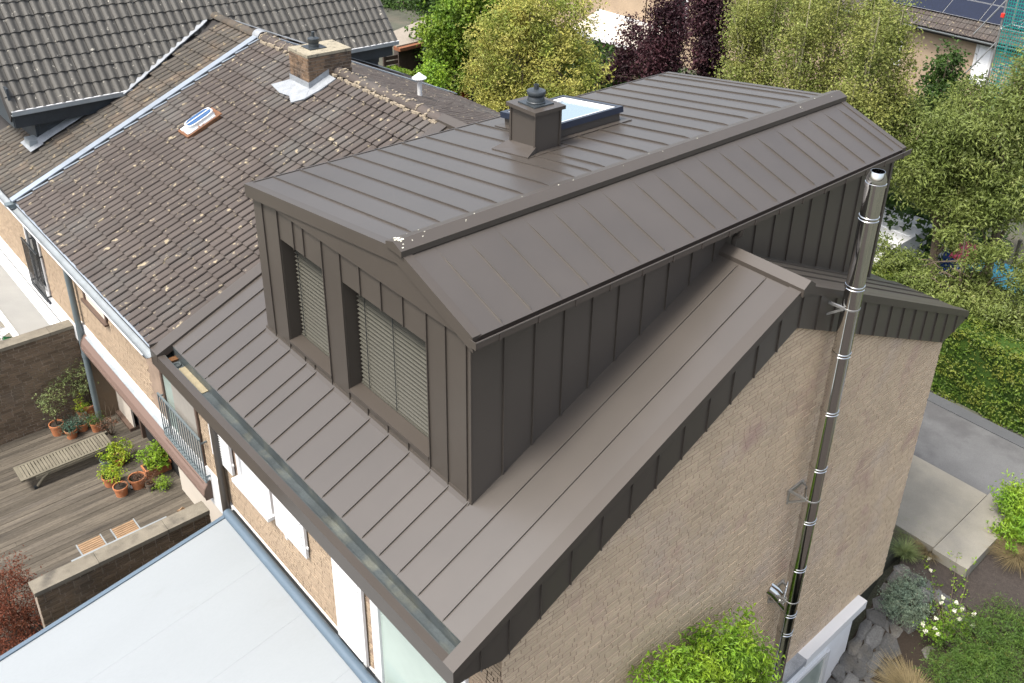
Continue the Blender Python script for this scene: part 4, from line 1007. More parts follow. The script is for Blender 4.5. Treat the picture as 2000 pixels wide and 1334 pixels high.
# ================================================================== TERRACE
PWX = -16.15            # face of the far party wall
CPX, CPZ = -9.07, -4.47  # face and coping of the near wall
deck = struct('terrace_deck', MB().box(-16.1, -9.35, -9, YFAC+.6, DECK-.12, DECK-.03), UNDER)
pw = .142; xx = -16.12
while xx < -9.36:
    y0 = -9.0; ends = sorted([-9.0, rnd.uniform(-4.5, -1.2), 1.45])
    for ya, yb in zip(ends[:-1], ends[1:]):
        put('plank', MB().box(xx+.003, xx+pw-.003, ya+.002, yb-.002, DECK-.028, DECK+rnd.uniform(-.003, .002)), WOOD, deck)
    xx += pw
def party_wall(name, label, xf, y0, y1, z0, zc, nx_, seed, thick=.24, keep=300):
    t = thing(name, label, 'wall', (xf-nx_*thick/2, (y0+y1)/2, z0))
    b = put('wall_core', MB().box(min(xf, xf-nx_*thick), max(xf, xf-nx_*thick), y0, y1, z0, zc-.09), MORTAR_D, t)
    brick_wall(t, (xf, 0, 0), (0, 1, 0), (0, 0, 1), (nx_, 0, 0), lambda a, c: True, (y0, y1), (z0, zc-.10), BRICK_D, keep=keep, seed=seed, header=.12, L=.235, H=.068, J=.014)
    r = random.Random(seed)
    yy = y0-.03
    while yy < y1:
        y2 = min(y1, yy+r.uniform(1.1, 1.3))
        put('coping_stone', MB().box(xf-nx_*(thick+.06) if nx_ > 0 else xf-.05, xf+.05 if nx_ > 0 else xf+thick+.06, yy+.002, y2-.004, zc-.09+r.uniform(0, .004), zc+r.uniform(-.004, .004)), CONC, t)
        yy = y2
    return t
party_wall('garden_wall', 'tall weathered brown brick garden wall behind the potted olive tree', PWX, -7.0, YFAC-.02, DECK-.2, -3.62, 1, 31)
party_wall('garden_wall', 'low sooty brick wall with mossy concrete coping beside the white canopy', CPX, -2.42, YFAC-.02, -6.6, CPZ, 1, 32, thick=.24, keep=300)

# --- brown awning cassette on the tiled house
a0 = at(166, 672, 1, YFAC-.10); a1 = V(-8.66, 0, 0)
aw = thing('awning_cassette', 'long closed brown awning box with grey top edge on the brick terrace front', 'awning', ((a0[0]+a1[0])/2, YFAC, -4.0))
def cass(o): return [(YFAC-.02, -3.45+o), (.70, -3.48+o), (.615-o, -3.62+o), (.592-o, -3.72), (.612-o, -3.86-o), (YFAC-.02, -3.86-o)]
put('case', MB().prism([(a0[0], y, z) for y, z in cass(0)], (a1[0]-a0[0], 0, 0)), BROWN_A, aw)
put('end_cap', MB().prism([(a1[0], y, z) for y, z in cass(.008)], (.03, 0, 0)), BROWN_W, aw)
put('end_cap', MB().prism([(a0[0]-.03, y, z) for y, z in cass(.008)], (.03, 0, 0)), BROWN_W, aw)
put('top_flashing', MB().prism([(a0[0]+.1, .69, -3.478), (a0[0]+.1, YFAC-.03, -3.446), (a0[0]+.1, YFAC-.03, -3.43), (a0[0]+.1, .69, -3.462)], (a1[0]-a0[0]-.1, 0, 0)), ZINC_G, aw)
put('front_rail', MB().box(a0[0], a1[0], .583, .60, -3.80, -3.73), BROWN_A, aw)

# --- white canopy over the main house terrace
_c0 = at(441, 1003, 1, .58); cx0 = float(_c0[0]); _c1 = at(0, 1283, 0, cx0)
_cs = (_c0[2]-_c1[2])/(_c0[1]-_c1[1])
def cz(y): return float(_c0[2]-.055+_cs*(y-.58))
cx1, cyA, cyB = .9, .56, -6.0
can = thing('patio_canopy', 'large white sloping patio canopy with blue grey aluminium frame', 'canopy', ((cx0+cx1)/2, -2.5, -6.5))
for i in range(6):
    xa = cx0+.06+(cx1-cx0-.12)*i/6; xb = cx0+.06+(cx1-cx0-.12)*(i+1)/6
    put('roof_panel', MB().prism([(xa+.0008, cyA, cz(cyA)), (xb-.0008, cyA, cz(cyA)), (xb-.0008, cyB, cz(cyB)), (xa+.0008, cyB, cz(cyB))], (0, 0, .02)), CANOPY, can)
put('side_profile', MB().prism([(cx0-.02, cyA+.08, cz(cyA)-.10), (cx0-.02, cyA+.08, cz(cyA)+.055), (cx0-.02, cyB, cz(cyB)+.055), (cx0-.02, cyB, cz(cyB)-.10)], (.078, 0, 0)), BLUEGREY, can)
put('wall_profile', MB().tube([(cx0-.02, cyA+.05, cz(cyA)+.045), (cx1, cyA+.05, cz(cyA)+.045)], .085, 16).box(cx0-.02, cx1, cyA+.02, YFAC-.05, cz(cyA)-.1, cz(cyA)+.03), BLUEGREY, can, sm=True)
put('wall_cover_strip', MB().box(cx0, cx1, cyA+.13, YFAC-.05, cz(cyA)+.03, cz(cyA)+.06), BLACK, can)
for xx in (cx0+.05, cx1-.05): put('post', MB().box(xx-.06, xx+.06, cyB+.1, cyB+.22, -6.58, cz(cyB)-.02), BLUEGREY, can)
for i in range(1, 6):
    xa = cx0+.06+(cx1-cx0-.12)*i/6
    put('rafter', MB().prism([(xa-.03, cyA, cz(cyA)-.12), (xa-.03, cyA, cz(cyA)-.002), (xa-.03, cyB, cz(cyB)-.002), (xa-.03, cyB, cz(cyB)-.12)], (.06, 0, 0)), BLUEGREY, can)

# --- white awning on the left house
f0 = at(38, 661, 0, -16.75); f1 = at(0, 607, 1, f0[1])
la = thing('awning', 'extended off white fabric awning with white front bar on the left terrace', 'awning', (-19.5, YFAC, -4.0))
hx_ = -16.62
hp0 = V(hx_, YFAC-.30, -3.98)
fr0 = V(hx_, f0[1], f0[2]+.03)
put('fabric', MB().prism([(-23.2, hp0[1], hp0[2]), (hx_, hp0[1], hp0[2]), (hx_, fr0[1], fr0[2]), (-23.2, fr0[1], fr0[2])], (0, 0, .006)), FABRIC, la)
put('front_bar', MB().prism([(-23.3, fr0[1]+.02, fr0[2]+.03), (-23.3, fr0[1]-.08, fr0[2]+.02), (-23.3, fr0[1]-.09, fr0[2]-.07), (-23.3, fr0[1]-.03, fr0[2]-.10), (-23.3, fr0[1]+.02, fr0[2]-.05)], (23.3+hx_+.06, 0, 0)), WHITE, la)
put('case', MB().prism([(-23.3, YFAC-.05, -3.80), (-23.3, YFAC-.26, -3.82), (-23.3, YFAC-.36, -3.92), (-23.3, YFAC-.30, -4.06), (-23.3, YFAC-.05, -4.06)], (23.3+hx_+.22, 0, 0)), WHITE, la)
put('case_groove', MB().box(-23.3, hx_-.1, YFAC-.17, YFAC-.15, -3.812, -3.806), BLACK, la)
put('folding_arm', MB().tube([(-17.4, YFAC-.3, -4.08), (-18.6, (YFAC+fr0[1])/2, (-4.08+fr0[2])/2-.1), (-17.4, fr0[1], fr0[2]-.08)], .03, 8), WHITE, la)

# --- white garden chair and hose under it
def garden_chair(loc, rz, m, label, name='garden_chair', group=None):
    t = thing(name, label, 'chair', loc, group)
    def P(mb, n_): o = put(n_, mb, m, t, loc=loc); return o
    for sx in (-.22, .22):
        for sy in (-.2, .22): P(MB().tube([(sx*1.1, sy*1.15, 0), (sx, sy, .43)], [.018, .022], 8), 'leg')
        P(MB().bar((sx*1.12, -.22, .62), (sx*1.05, .25, .66), .05, .025), 'armrest')
    st = P(MB().box(-.22, .22, -.22, .22, .42, .435), 'seat')
    bk = P(MB().bar((-.22, .25, .87), (.22, .25, .87), .04, .05), 'backrest')
    for i in range(5): put('slat', MB().bar((-.18+i*.09, .235, .43), (-.18+i*.09, .26, .87), .045, .015, up=(0, 1, 0)), m, bk, loc=loc)
    t.rotation_euler = (0, 0, rz)
    return t
cpos = at(8, 672, 2, DECK+.05)
lt = struct('left_terrace_paving', MB().box(-24, -16.42, -9, YFAC, DECK-.12, DECK-.01), SLAB)
garden_chair((float(at(2, 650, 2, DECK+.4)[0]), float(at(2, 650, 2, DECK+.4)[1]), DECK-.01), 2.2, WHITE, 'white plastic garden chair under the edge of the off white awning')
hz = MB(); hc = at(22, 655, 2, DECK)
HOSE = M('green_hose', (0.01, 0.16, 0.05), rough=0.5, var=0.1)
pts = []
for i in range(90):
    t = i*.35; pts.append((hc[0]+math.cos(t)*(.28+.03*math.sin(i)), hc[1]+math.sin(t)*(.25+.03*math.cos(i*1.3)), DECK+.012+i*.0012))
tag(put('garden_hose', hz.tube(pts, .013, 6), HOSE, sm=True), 'coiled green garden hose lying beside the white plastic chair', 'hose')

# --- sun lounger
L0 = at(36, 922, 2, DECK+.36); L1 = at(222, 853, 2, DECK+.36)
lo_ = thing('sun_lounger', 'weathered grey teak sun lounger with slatted bed on the wooden deck', 'lounger', (float(L0[0]), float((L0[1]+L1[1])/2), DECK))
lx, ly0, ly1 = float((L0[0]+L1[0])/2), float(L0[1]), float(L0[1])+2.0
bw_ = .29
for sx in (-1, 1): put('side_rail', MB().box(lx+sx*bw_-.022, lx+sx*bw_+.022, ly0+.25, ly1+.02, DECK+.24, DECK+.315), TEAK, lo_)
sm_ = MB().box(-bw_+.02, bw_-.02, -.026, .026, 0, .018).mesh('slat'); sm_.materials.append(TEAK)
ns = 28
for i in range(ns):
    put('slat', sm_, TEAK, lo_, loc=(lx, ly0+.06+i*(ly1-ly0-.08)/ns, DECK+.332))
for sx in (-1, 1): put('bed_frame', MB().box(lx+sx*(bw_-.02)-.028, lx+sx*(bw_-.02)+.028, ly0, ly1, DECK+.318, DECK+.352), TEAK, lo_)
put('end_rail', MB().box(lx-bw_-.008, lx+bw_+.008, ly0-.05, ly0+.03, DECK+.318, DECK+.353), TEAK, lo_)
for sx in (-1, 1):
    for ys_, dy in ((ly0+.42, -.20), (ly1-.45, .18)):
        lg_ = put('leg', MB().tube([(lx+sx*bw_, ys_+.08, DECK+.28), (lx+sx*bw_, ys_-.04 if dy < 0 else ys_+.1, DECK+.22), (lx+sx*bw_, ys_+dy, DECK+.03)], [.035, .036, .03], 8), TEAK, lo_)
    put('wheel', MB().tube([(lx+sx*bw_-.03, ly0+.2, DECK+.035), (lx+sx*bw_+.03, ly0+.2, DECK+.035)], .04, 14), BLACK, lo_)

# --- table and chairs behind the low wall
tz = DECK+.74
t0 = at(140, 1097, 2, tz); t1 = at(326, 1010, 2, tz)
tb = thing('garden_table', 'long white topped garden table behind the low coping wall', 'table', (float(t0[0])+.35, float((t0[1]+t1[1])/2), DECK))
txx = float((t0[0]+t1[0])/2)
put('tabletop', MB().box(txx-.04, txx+.62, float(t0[1]), float(t1[1]), tz-.03, tz), ZINC_G, tb)
for sx in (.08, .54):
    for yy in (float(t0[1])+.12, float(t1[1])-.12): put('leg', MB().box(txx+sx-.025, txx+sx+.025, yy-.025, yy+.025, DECK, tz-.03), WHITE, tb)
def wood_chair(x, y, label):
    t = thing('folding_chair', label, 'chair', (x, y, DECK), 'honey coloured chairs at the white table')
    for sx in (-.2, .2):
        for sy in (-.2, .2): put('leg', MB().bar((x+sx, y+sy, DECK), (x+sx, y+sy*.9, DECK+.44), .03, .03), TEAK_Y, t)
    for i in range(7): put('seat_slat', MB().box(x-.20+i*.062, x-.15+i*.062, y-.22, y+.22, DECK+.44, DECK+.455), TEAK_Y, t)
    for sy in (-.235, .235): put('seat_rail', MB().box(x-.22, x+.24, y+sy-.012, y+sy+.012, DECK+.42, DECK+.458), ZINC_G, t)
    return t
for q, lab in (((180, 1066), 'honey coloured slatted chair at the middle of the white garden table'), ((246, 1035), 'honey coloured slatted chair at the house end of the white garden table')):
    p = at(q[0], q[1], 2, DECK+.45); wood_chair(float(p[0])-.0, float(p[1]), lab)
p = at(357, 997, 2, DECK+.80)
fc = thing('folded_chair', 'pale wooden folded chair leaning by the house end of the low wall', 'chair', (float(p[0]), float(p[1]), DECK))
put('frame', MB().bar((p[0], p[1]-.12, DECK), (p[0], p[1]-.04, DECK+.82), .03, .03).bar((p[0]-.05, p[1]-.03, DECK+.82), (p[0]+.05, p[1]+.22, DECK+.55), .03, .12), TEAK_Y, fc)
put('seat_board', MB().bar((p[0]-.1, p[1]-.02, DECK+.78), (p[0]+.0, p[1]+.10, DECK+.50), .02, .16), TEAK_Y, fc)

# --- pots and plants
def pot_at(px, py, r, h, label, plant=None, m=TERRA, name='plant_pot', z=None, rim=True, group='pots on the terrace', rpot=.78):
    z = DECK if z is None else z
    b = at(px, py, 2, z+.02); x, y = float(b[0]), float(b[1])
    t = thing(name, label, 'potted plant' if plant else 'pot', (x, y, z), group)
    pr_ = [(.001, .0), (r*rpot, 0), (r*.93, h*.80)]
    pr_ += [(r*1.02, h*.81), (r*1.04, h), (r*.92, h), (r*.90, h*.85), (.001, h*.85)] if rim else [(r, h), (r*.94, h), (r*.92, h*.86), (.001, h*.86)]
    put('pot', MB().lathe(pr_, (x, y, z), 24), m, t, sm=True)
    put('soil', MB().lathe([(.001, h*.875), (r*.91, h*.86)], (x, y, z), 18), SOIL, t)
    if plant: plant(t, x, y, z+h*.86)
    return t
def bush(m, rx, rz, n, leaf, aspect=.45, up=.5, stem=.0, stems=7, dx=0, dy=0, per=14, sig=.05, shell=.3):
    def f(t, x, y, z):
        cs, P, out = cluster_points([(x+dx, y+dy, z+stem+rz*.8, rx*1.3, rx*1.3, rz*1.2)], int(n*1.8), per, sig, shell=shell)
        leaves('foliage', P, leaf, m, t, aspect=aspect, up=up, outward=out*.5)
        mb = MB()
        for c in cs[::max(1, len(cs)//stems)]:
            mb.tube([(x, y, z-.02), (x+(c[0]-x)*.3, y+(c[1]-y)*.3, z+(c[2]-z)*.6), tuple(c)], [.007, .005, .002], 5, caps=False)
        put('stems', mb, BARK, t)
    return f
pot_at(114, 845, .165, .30, 'wide terracotta pot with drooping willow like plant against the brown brick wall', bush(L_OLV, .26, .34, 420, .055, .3, stem=.45, stems=12))
pot_at(141, 852, .145, .24, 'terracotta pot with blue green bushy spurge plant', bush(L_BLU, .19, .14, 420, .05, .3))
pot_at(163, 838, .13, .22, 'terracotta pot with grey leaved plant between the blue green plant and the fern pot', bush(L_GRY, .16, .16, 260, .045, .35))
pot_at(189, 839, .125, .25, 'terracotta pot with mossy green plant beside the lounger head', bush(L_ROS, .15, .15, 420, .035, .3))
pot_at(178, 806, .20, .34, 'large terracotta pot with slender olive tree in front of the grey rainwater pipe', bush(L_OLV, .48, .36, 900, .055, .35, stem=.55, stems=14, dx=-.12, dy=-.12, shell=.2))
pot_at(163, 815, .12, .24, 'terracotta pot with feathery yellow green shrub under the olive tree', bush(L_YLW, .14, .28, 320, .05, .22, up=.9))
pot_at(238, 964, .155, .25, 'terracotta pot with small standard tree and moss cushion', bush(L_YLW, .16, .12, 200, .05, .45, stem=.30, stems=3))
mo = at(236, 948, 2, DECK+.25)
pot_at(217, 944, .17, .25, 'pale pink terracotta pot with wilted yellow plant behind the moss pot', bush(L_YLW, .16, .17, 220, .055, .4))
pot_at(270, 948, .18, .27, 'ornate terracotta pot with dried russet heather', bush(L_BRN, .12, .06, 120, .03))
pot_at(295, 955, .10, .20, 'small lichen grey pot with russet dried shrub', bush(L_BRN, .17, .17, 500, .03, .35), m=CONC)
pot_at(319, 953, .075, .12, 'small grey pot with bright green fern', bush(L_LIM, .12, .14, 260, .06, .22, up=1.0), m=ZINC_P)
pot_at(233, 905, .15, .22, 'terracotta pot with lime green leafy shrub behind the pink pot', bush(L_YLW, .30, .20, 520, .06, .5))
pot_at(211, 912, .145, .27, 'dented zinc bucket with seedling herbs', bush(L_LIM, .08, .06, 90, .04), m=ZINC_P, name='zinc_bucket', rim=False, rpot=.72)
def trough():
    b = at(308, 921, 2, DECK); x, y = float(b[0]), float(b[1])
    t = thing('planter_trough', 'rectangular terracotta trough with glossy green laurel against the cream wall', 'potted plant', (x, y, DECK), 'pots on the terrace')
    put('trough', MB().prism([(x-.13, y-.28, DECK), (x+.13, y-.28, DECK), (x+.13, y+.28, DECK), (x-.13, y+.28, DECK)], (0, 0, .2)).box(x-.15, x+.15, y-.30, y+.30, DECK+.2, DECK+.245), TERRA, t)
    put('soil', MB().box(x-.12, x+.12, y-.27, y+.27, DECK+.24, DECK+.25), SOIL, t)
    bush(L_LIM, .26, .24, 520, .075, .42)(t, x, y, DECK+.25)
trough()
b = at(259, 955, 2, DECK)
bt = thing('wine_bottle', 'dark green bottle with pale label standing between the terracotta pots', 'bottle', (float(b[0]), float(b[1]), DECK))
GBOT = M('bottle_glass', (0.012, 0.03, 0.018), rough=0.1, var=0.05, spec=0.6)
put('bottle', MB().lathe([(.001, 0), (.038, 0), (.04, .02), (.04, .17), (.032, .21), (.015, .24), (.014, .30), (.001, .30)], (b[0], b[1], DECK), 16), GBOT, bt, sm=True)
put('paper_label', MB().lathe([(.0405, .05), (.0405, .14)], (b[0], b[1], DECK), 16), WHITE, bt, sm=True)
b = at(218, 850, 2, DECK)
tw = thing('dead_shrub', 'bare twisted dead shrub at the head of the teak lounger', 'shrub', (float(b[0]), float(b[1]), DECK))
mb = MB()
for i in range(14):
    q = V(b[0], b[1], DECK); a_ = rnd.uniform(0, 6.28); pts = [q]
    for j in range(5):
        q = q+V(math.cos(a_)*rnd.uniform(.03, .12), math.sin(a_)*rnd.uniform(.03, .12), rnd.uniform(.08, .2)); a_ += rnd.uniform(-1, 1); pts.append(q)
    mb.tube(pts, [.009, .008, .006, .005, .003, .002], 5, caps=False)
put('twigs', mb, BARK, tw)
cs, P, out = cluster_points([(b[0]+.05, b[1]-.1, DECK+.45, .2, .25, .12)], 180, 12, .05)
leaves('dry_leaves', P, .05, L_BRN, tw, aspect=.5)

# --- red maple by the end of the low wall
mc = at(22, 1170, 2, -5.25)
tree('japanese_maple', 'small russet red japanese maple at the garden end of the low wall', 'tree', (float(mc[0])-.1, float(mc[1])-.1, -6.58),
     [(mc[0], mc[1], -5.3, .55, .55, .55), (mc[0]+.3, mc[1]+.25, -5.9, .5, .45, .4), (mc[0]-.35, mc[1], -4.95, .4, .4, .35), (mc[0]+.2, mc[1]-.3, -5.7, .6, .5, .5)], 9000, .055, L_RED, BARK, per=30, sig=.09, tr=.04, aspect=.35, limbs=30)

# ================================================================== STREET SIDE
gz = GZ
# concrete slabs with a step
s1 = [at(*q, 2, gz+.22) for q in ((1745, 1030), (1838, 1050), (1912, 985), (1780, 890))]
slab = struct('concrete_path', MB().box(-3.4, .295, 12.95, 15.55, gz-.3, gz+.20), SLAB)
struct('concrete_step', MB().box(.325, 1.12, 12.85, 15.6, gz-.4, gz+.25), SLAB)
struct('driveway', MB().box(-14, 12, 15.56, 18.2, gz-.3, gz+.04), ASPH)
struct('pavement_strip', MB().box(-14, 12, 18.21, 18.62, gz-.3, gz+.06), ASPH2)
struct('planting_bed', MB().prism([(-.08, 12.25, gz-.15), (1.2, 12.15, gz-.17), (1.5, 11.3, gz-.42), (5, 10.8, gz-.55), (6, 12.84, gz-.05), (-.08, 12.9, gz-.05)], (0, 0, .06)), MULCH)
struct('unseen_reflected_ground', MB().box(3.9, 16, -25, 10.5, GZ-.5, GZ+.02), MULCH)  # out-of-view dark block, added so the steel flue reflects dark ground
# sloping mulch between step and shrubs
struct('mulch_slope', MB().prism([(1.13, 12.2, gz-.12), (6, 12.2, gz-.12), (6, 15.5, gz-.02), (1.13, 15.5, gz-.02)], (0, 0, .05)), MULCH)

# rubble stone slope against the gable foot
rock = struct('rock_slope', MB().prism([(-.1, 12.05, gz-.10), (3.2, 11.6, gz-.20), (3.2, 7.0, gz-4.6), (-.1, 7.0, gz-4.9)], (0, 0, -.3)), SOIL)
NRK = nrm((0, -.95, 1.0))
rs = random.Random(77)
def rk(x, y): return V(x, y, gz-.13-max(0, 12.05-y)*.95)
vv = 0.0
while vv < 5.4:
    hgt = rs.uniform(.22, .40); x = -.10
    while x < (1.1 if vv < .5 else 1.5 if vv < 1.1 else 2.6):
        w = rs.uniform(.22, .55); y0 = 12.35-vv
        k = rs.choice((5, 6, 6, 7)); pts = []
        for i in range(k):
            t = 2*math.pi*(i+rs.uniform(-.22, .22))/k
            pts.append(rk(x+w/2+math.cos(t)*w*.60, y0-hgt/2+math.sin(t)*hgt*.62))
        up = rs.uniform(.05, .13); n_ = nrm(NRK+V(rs.uniform(-.25, .25), rs.uniform(-.25, .25), 0))
        c = sum(pts)/k
        mb = MB(); lo2 = [p-NRK*.1 for p in pts]; mid = [p+n_*up*.7 for p in pts]; hi = [c+(p-c)*.74+n_*(up+rs.uniform(-.015, .02)) for p in pts]
        mb.add(lo2+mid+hi, [(i, (i+1) % k, k+(i+1) % k, k+i) for i in range(k)]+[(k+i, k+(i+1) % k, 2*k+(i+1) % k, 2*k+i) for i in range(k)]+[tuple(range(2*k, 3*k))])
        put('stone', mb, STONE, rock)
        x += w*.92
    vv += hgt*.86

# --- planting beside the gable
def shrub(name, label, cat, base, ells, n, leaf, m, aspect=.45, up=.4, per=20, sig=.08, droop=0, group=None, stems=16, shell=.35):
    base = np.array(base, float); t = thing(name, label, cat, tuple(base), group)
    cs, P, out = cluster_points(ells, n, per, sig, shell=shell)
    leaves('foliage', P, leaf, m, t, aspect=aspect, up=up, outward=out*.6, droop=droop)
    mb = MB()
    for c in cs[::max(1, len(cs)//stems)]:
        mb.tube([tuple(base), tuple(base+(c-base)*.5+V(0, 0, .08)), tuple(c)], [.016, .011, .004], 5, caps=False)
    put('stems', mb, BARK, t)
    return t
def on_rock(px, py):   # pixel -> point on the rock slope plane
    d = ROTM.T @ np.array([(px-CX)/F_PX, (py-CY)/F_PX, 1.0]); p0 = rk(0, 12.0); t = NRK@(p0-CAM)/(NRK@d); return CAM+t*d
def grass_tuft(name, label, base, n, L, m, spread=.5, lean=(0, 0), cat='grass', group=None):
    base = np.array(base, float); t = thing(name, label, cat, tuple(base), group); N = n
    a = RNG.uniform(0, 2*math.pi, N); rr = RNG.random(N)**.6*spread*.25
    h = L*RNG.uniform(.6, 1.1, N); out = RNG.uniform(.2, 1.0, N)*spread
    b0 = np.stack([base[0]+np.cos(a)*rr, base[1]+np.sin(a)*rr, np.full(N, base[2])], 1)
    d = np.stack([np.cos(a)+lean[0], np.sin(a)+lean[1]], 1)
    def sec(k): return b0+np.stack([d[:, 0]*out*k**1.7, d[:, 1]*out*k**1.7, h*(k-.42*k**2.4)], 1)
    S = [sec(k) for k in (0, .4, .72, 1.0)]
    side = np.stack([-np.sin(a), np.cos(a), np.zeros(N)], 1)*.0045
    vs_ = []; fs = []; off = 0
    W = (1, .9, .6, .15)
    V_ = np.concatenate([np.stack([S[i]-side*W[i], S[i]+side*W[i]], 1)[:, None] for i in range(4)], 1).reshape(-1, 3)
    base_i = np.arange(N)[:, None]*8
    F = np.concatenate([base_i+np.array([2*i, 2*i+1, 2*i+3, 2*i+2]) for i in range(3)], 0)
    put('blades', quads('blades', V_, F), m, t)
    return t
p = on_rock(1768, 1195)
shrub('lavender_bush', 'grey green lavender like bush growing over the dark stones', 'shrub', p, [(p[0], p[1], p[2]+.30, .58, .60, .36), (p[0]-.1, p[1]+.35, p[2]+.45, .36, .34, .26)], 9500, .055, L_GRY, aspect=.28, per=22, sig=.06)
p = on_rock(1772, 1380)
grass_tuft('ornamental_grass', 'pale straw coloured feather grass tuft at the foot of the stones', p, 2200, 1.1, M('feather_grass', (0.30, 0.24, 0.13), rough=0.9, var=0.15, island=0.3, trans=0.3), .7, (-.25, .1))
for q, lab in (((1773, 1045), 'tuft of arching sedge between gable corner and concrete path'), ((1765, 1085), 'tuft of green and straw sedge beside the top stones'), ((1812, 1082), 'tuft of brown sedge below the concrete step')):
    b = at(*q, 2, gz-.05)
    grass_tuft('sedge_tuft', lab, b, 620, .42, GRASSDRY if 'brown' in lab else L_OLV, .42)
    t_ = leaves('x', np.array([[0, 0, -50]]), .01, L_OLV) if False else None
b = at(1985, 1090, 2, gz-.05)
grass_tuft('sedge_tuft', 'large straw and green sedge clump right of the concrete step', b, 1300, .55, GRASSDRY, .8)
# white rose
def rose(label, pts, base, flowers):
    t = thing('rose_bush', label, 'shrub', tuple(base)); base = np.array(base)
    mb = MB(); P = []
    for q in pts:
        q = np.array(q); mid = (base+q)/2+V(rnd.uniform(-.08, .08), rnd.uniform(-.08, .08), .08)
        mb.tube([base, mid, q], [.009, .007, .003], 5, caps=False)
        for k in np.linspace(.35, 1, 7): P.append(base*(1-k)+q*k+RNG.normal(size=3)*.06)
    put('stems', mb, BARK, t)
    P = np.repeat(np.array(P), 9, 0)+RNG.normal(size=(len(P)*9, 3))*.05
    leaves('foliage', P, .06, L_LIM, t, aspect=.6)
    for f in flowers:
        C_ = np.array(f)+RNG.normal(size=(34, 3))*.016
        leaves('blossom', C_, .04, PETAL, t, aspect=.9, up=.8)
b = at(1845, 1250, 2, gz-.3)
fl_ = [at(x_, y_, 2, gz+.05) for x_, y_ in ((1815, 1090), (1818, 1114), (1842, 1168), (1838, 1177), (1868, 1177), (1878, 1189), (1864, 1193), (1903, 1199), (1803, 1216), (1802, 1220), (1828, 1208), (1826, 1227), (1808, 1233), (1832, 1238), (1900, 1222), (1874, 1209))]
rose('white flowering rose bush with thin arching stems beside the stones', [f_-V(0, 0, .04) for f_ in fl_]+[at(1895, 1105, 2, gz+.3), at(1870, 1080, 2, gz+.3)], b, fl_)
# needle-leaved shrub, bottom right
bs = [at(x_, y_, 2, gz-.2) for x_, y_ in ((1905, 1260), (1960, 1230), (1935, 1320), (1990, 1300), (1860, 1320), (2020, 1240))]
c0 = np.mean(bs, 0)
shrub('rosemary_hedge', 'broad dark green needle leaved shrub beside the brown mulch', 'shrub', c0-V(0, 0, .6), [(q[0], q[1], q[2]+.12, .62, .58, .45) for q in bs], 26000, .075, L_ROS, aspect=.16, per=26, sig=.10, up=.9, stems=30)
# leafy shrub against the brick below the frame
g0 = at(1400, 1300, 0, .55)
shrub('wisteria_shrub', 'bright green pinnate leaved shrub growing up the brick gable beside the flue', 'shrub', (.55, float(g0[1]), -8.9),
      [(.45, float(at(1400, 1262, 0, .45)[1]), float(at(1400, 1285, 0, .45)[2]), 0.5, .78, .52), (.5, float(at(1320, 1320, 0, .5)[1]), float(at(1320, 1335, 0, .5)[2]), .5, .6, .40),
       (.4, float(at(1465, 1300, 0, .4)[1]), float(at(1465, 1300, 0, .4)[2]), .42, .48, .5), (.32, float(at(1462, 1205, 0, .32)[1]), float(at(1462, 1215, 0, .32)[2]), .18, .2, .22), (.5, float(at(1420, 1400, 0, .5)[1]), float(at(1420, 1420, 0, .5)[2]), .55, 1.0, .7)],
      16000, .085, L_LIM, aspect=.36, per=24, sig=.10, droop=.3, stems=26)
# shrub right edge
q0 = at(1990, 985, 2, gz+.6)
shrub('garden_shrub', 'light green narrow leaved shrub hanging over the concrete step', 'shrub', (float(q0[0])+.3, float(q0[1])+.2, gz-.05), [(q0[0], q0[1], gz+.75, .55, .5, .4), (q0[0]+.4, q0[1]-.4, gz+.5, .5, .5, .4), (q0[0]+.15, q0[1]-.75, gz+.25, .3, .4, .3)], 5200, .12, L_LIM, aspect=.25, per=24, sig=.10, droop=.2)

# --- clipped hedge beyond the driveway
def hedge(name, label, x0, x1, y0, y1, z0, z1, n, leaf, m, bumps=.09):
    t = thing(name, label, 'hedge', ((x0+x1)/2, (y0+y1)/2, z0))
    put('inner_branches', MB().box(x0+.14, x1-.14, y0+.14, y1-.14, z0, z1-.14), L_DRK, t)
    r = RNG; A = [(x1-x0)*(y1-y0), (x1-x0)*(z1-z0), (x1-x0)*(z1-z0), (y1-y0)*(z1-z0), (y1-y0)*(z1-z0)]; A = np.array(A)/sum(A); P = []; O_ = []
    for k, f in enumerate(A):
        m_ = int(n*f); a_, b_ = r.random(m_), r.random(m_)
        if k == 0: q = np.stack([x0+a_*(x1-x0), y0+b_*(y1-y0), np.full(m_, z1)], 1); nn = (0, 0, 1)
        elif k < 3: q = np.stack([x0+a_*(x1-x0), np.full(m_, y0 if k == 1 else y1), z0+b_*(z1-z0)], 1); nn = (0, -1 if k == 1 else 1, 0)
        else: q = np.stack([np.full(m_, x0 if k == 3 else x1), y0+a_*(y1-y0), z0+b_*(z1-z0)], 1); nn = (-1 if k == 3 else 1, 0, 0)
        nn = np.array(nn, float); wob = np.sin(q[:, 0]*3.1+q[:, 2]*2.3)*np.cos(q[:, 1]*2.7+q[:, 2]*1.9)
        q = q+nn*(wob*bumps-np.abs(r.normal(size=m_))*.07)[:, None]; P.append(q); O_.append(np.repeat(nn[None], m_, 0))
    leaves('foliage', np.concatenate(P), leaf, m, t, aspect=.6, outward=np.concatenate(O_)*.7, up=.3)
    return t
hedge('clipped_hedge', 'tall clipped green and bronze hedge beyond the grey driveway', -7.5, 3.2, 18.75, 20.6, gz-.05, gz+2.15, 30000, .085, L_HED, .12)

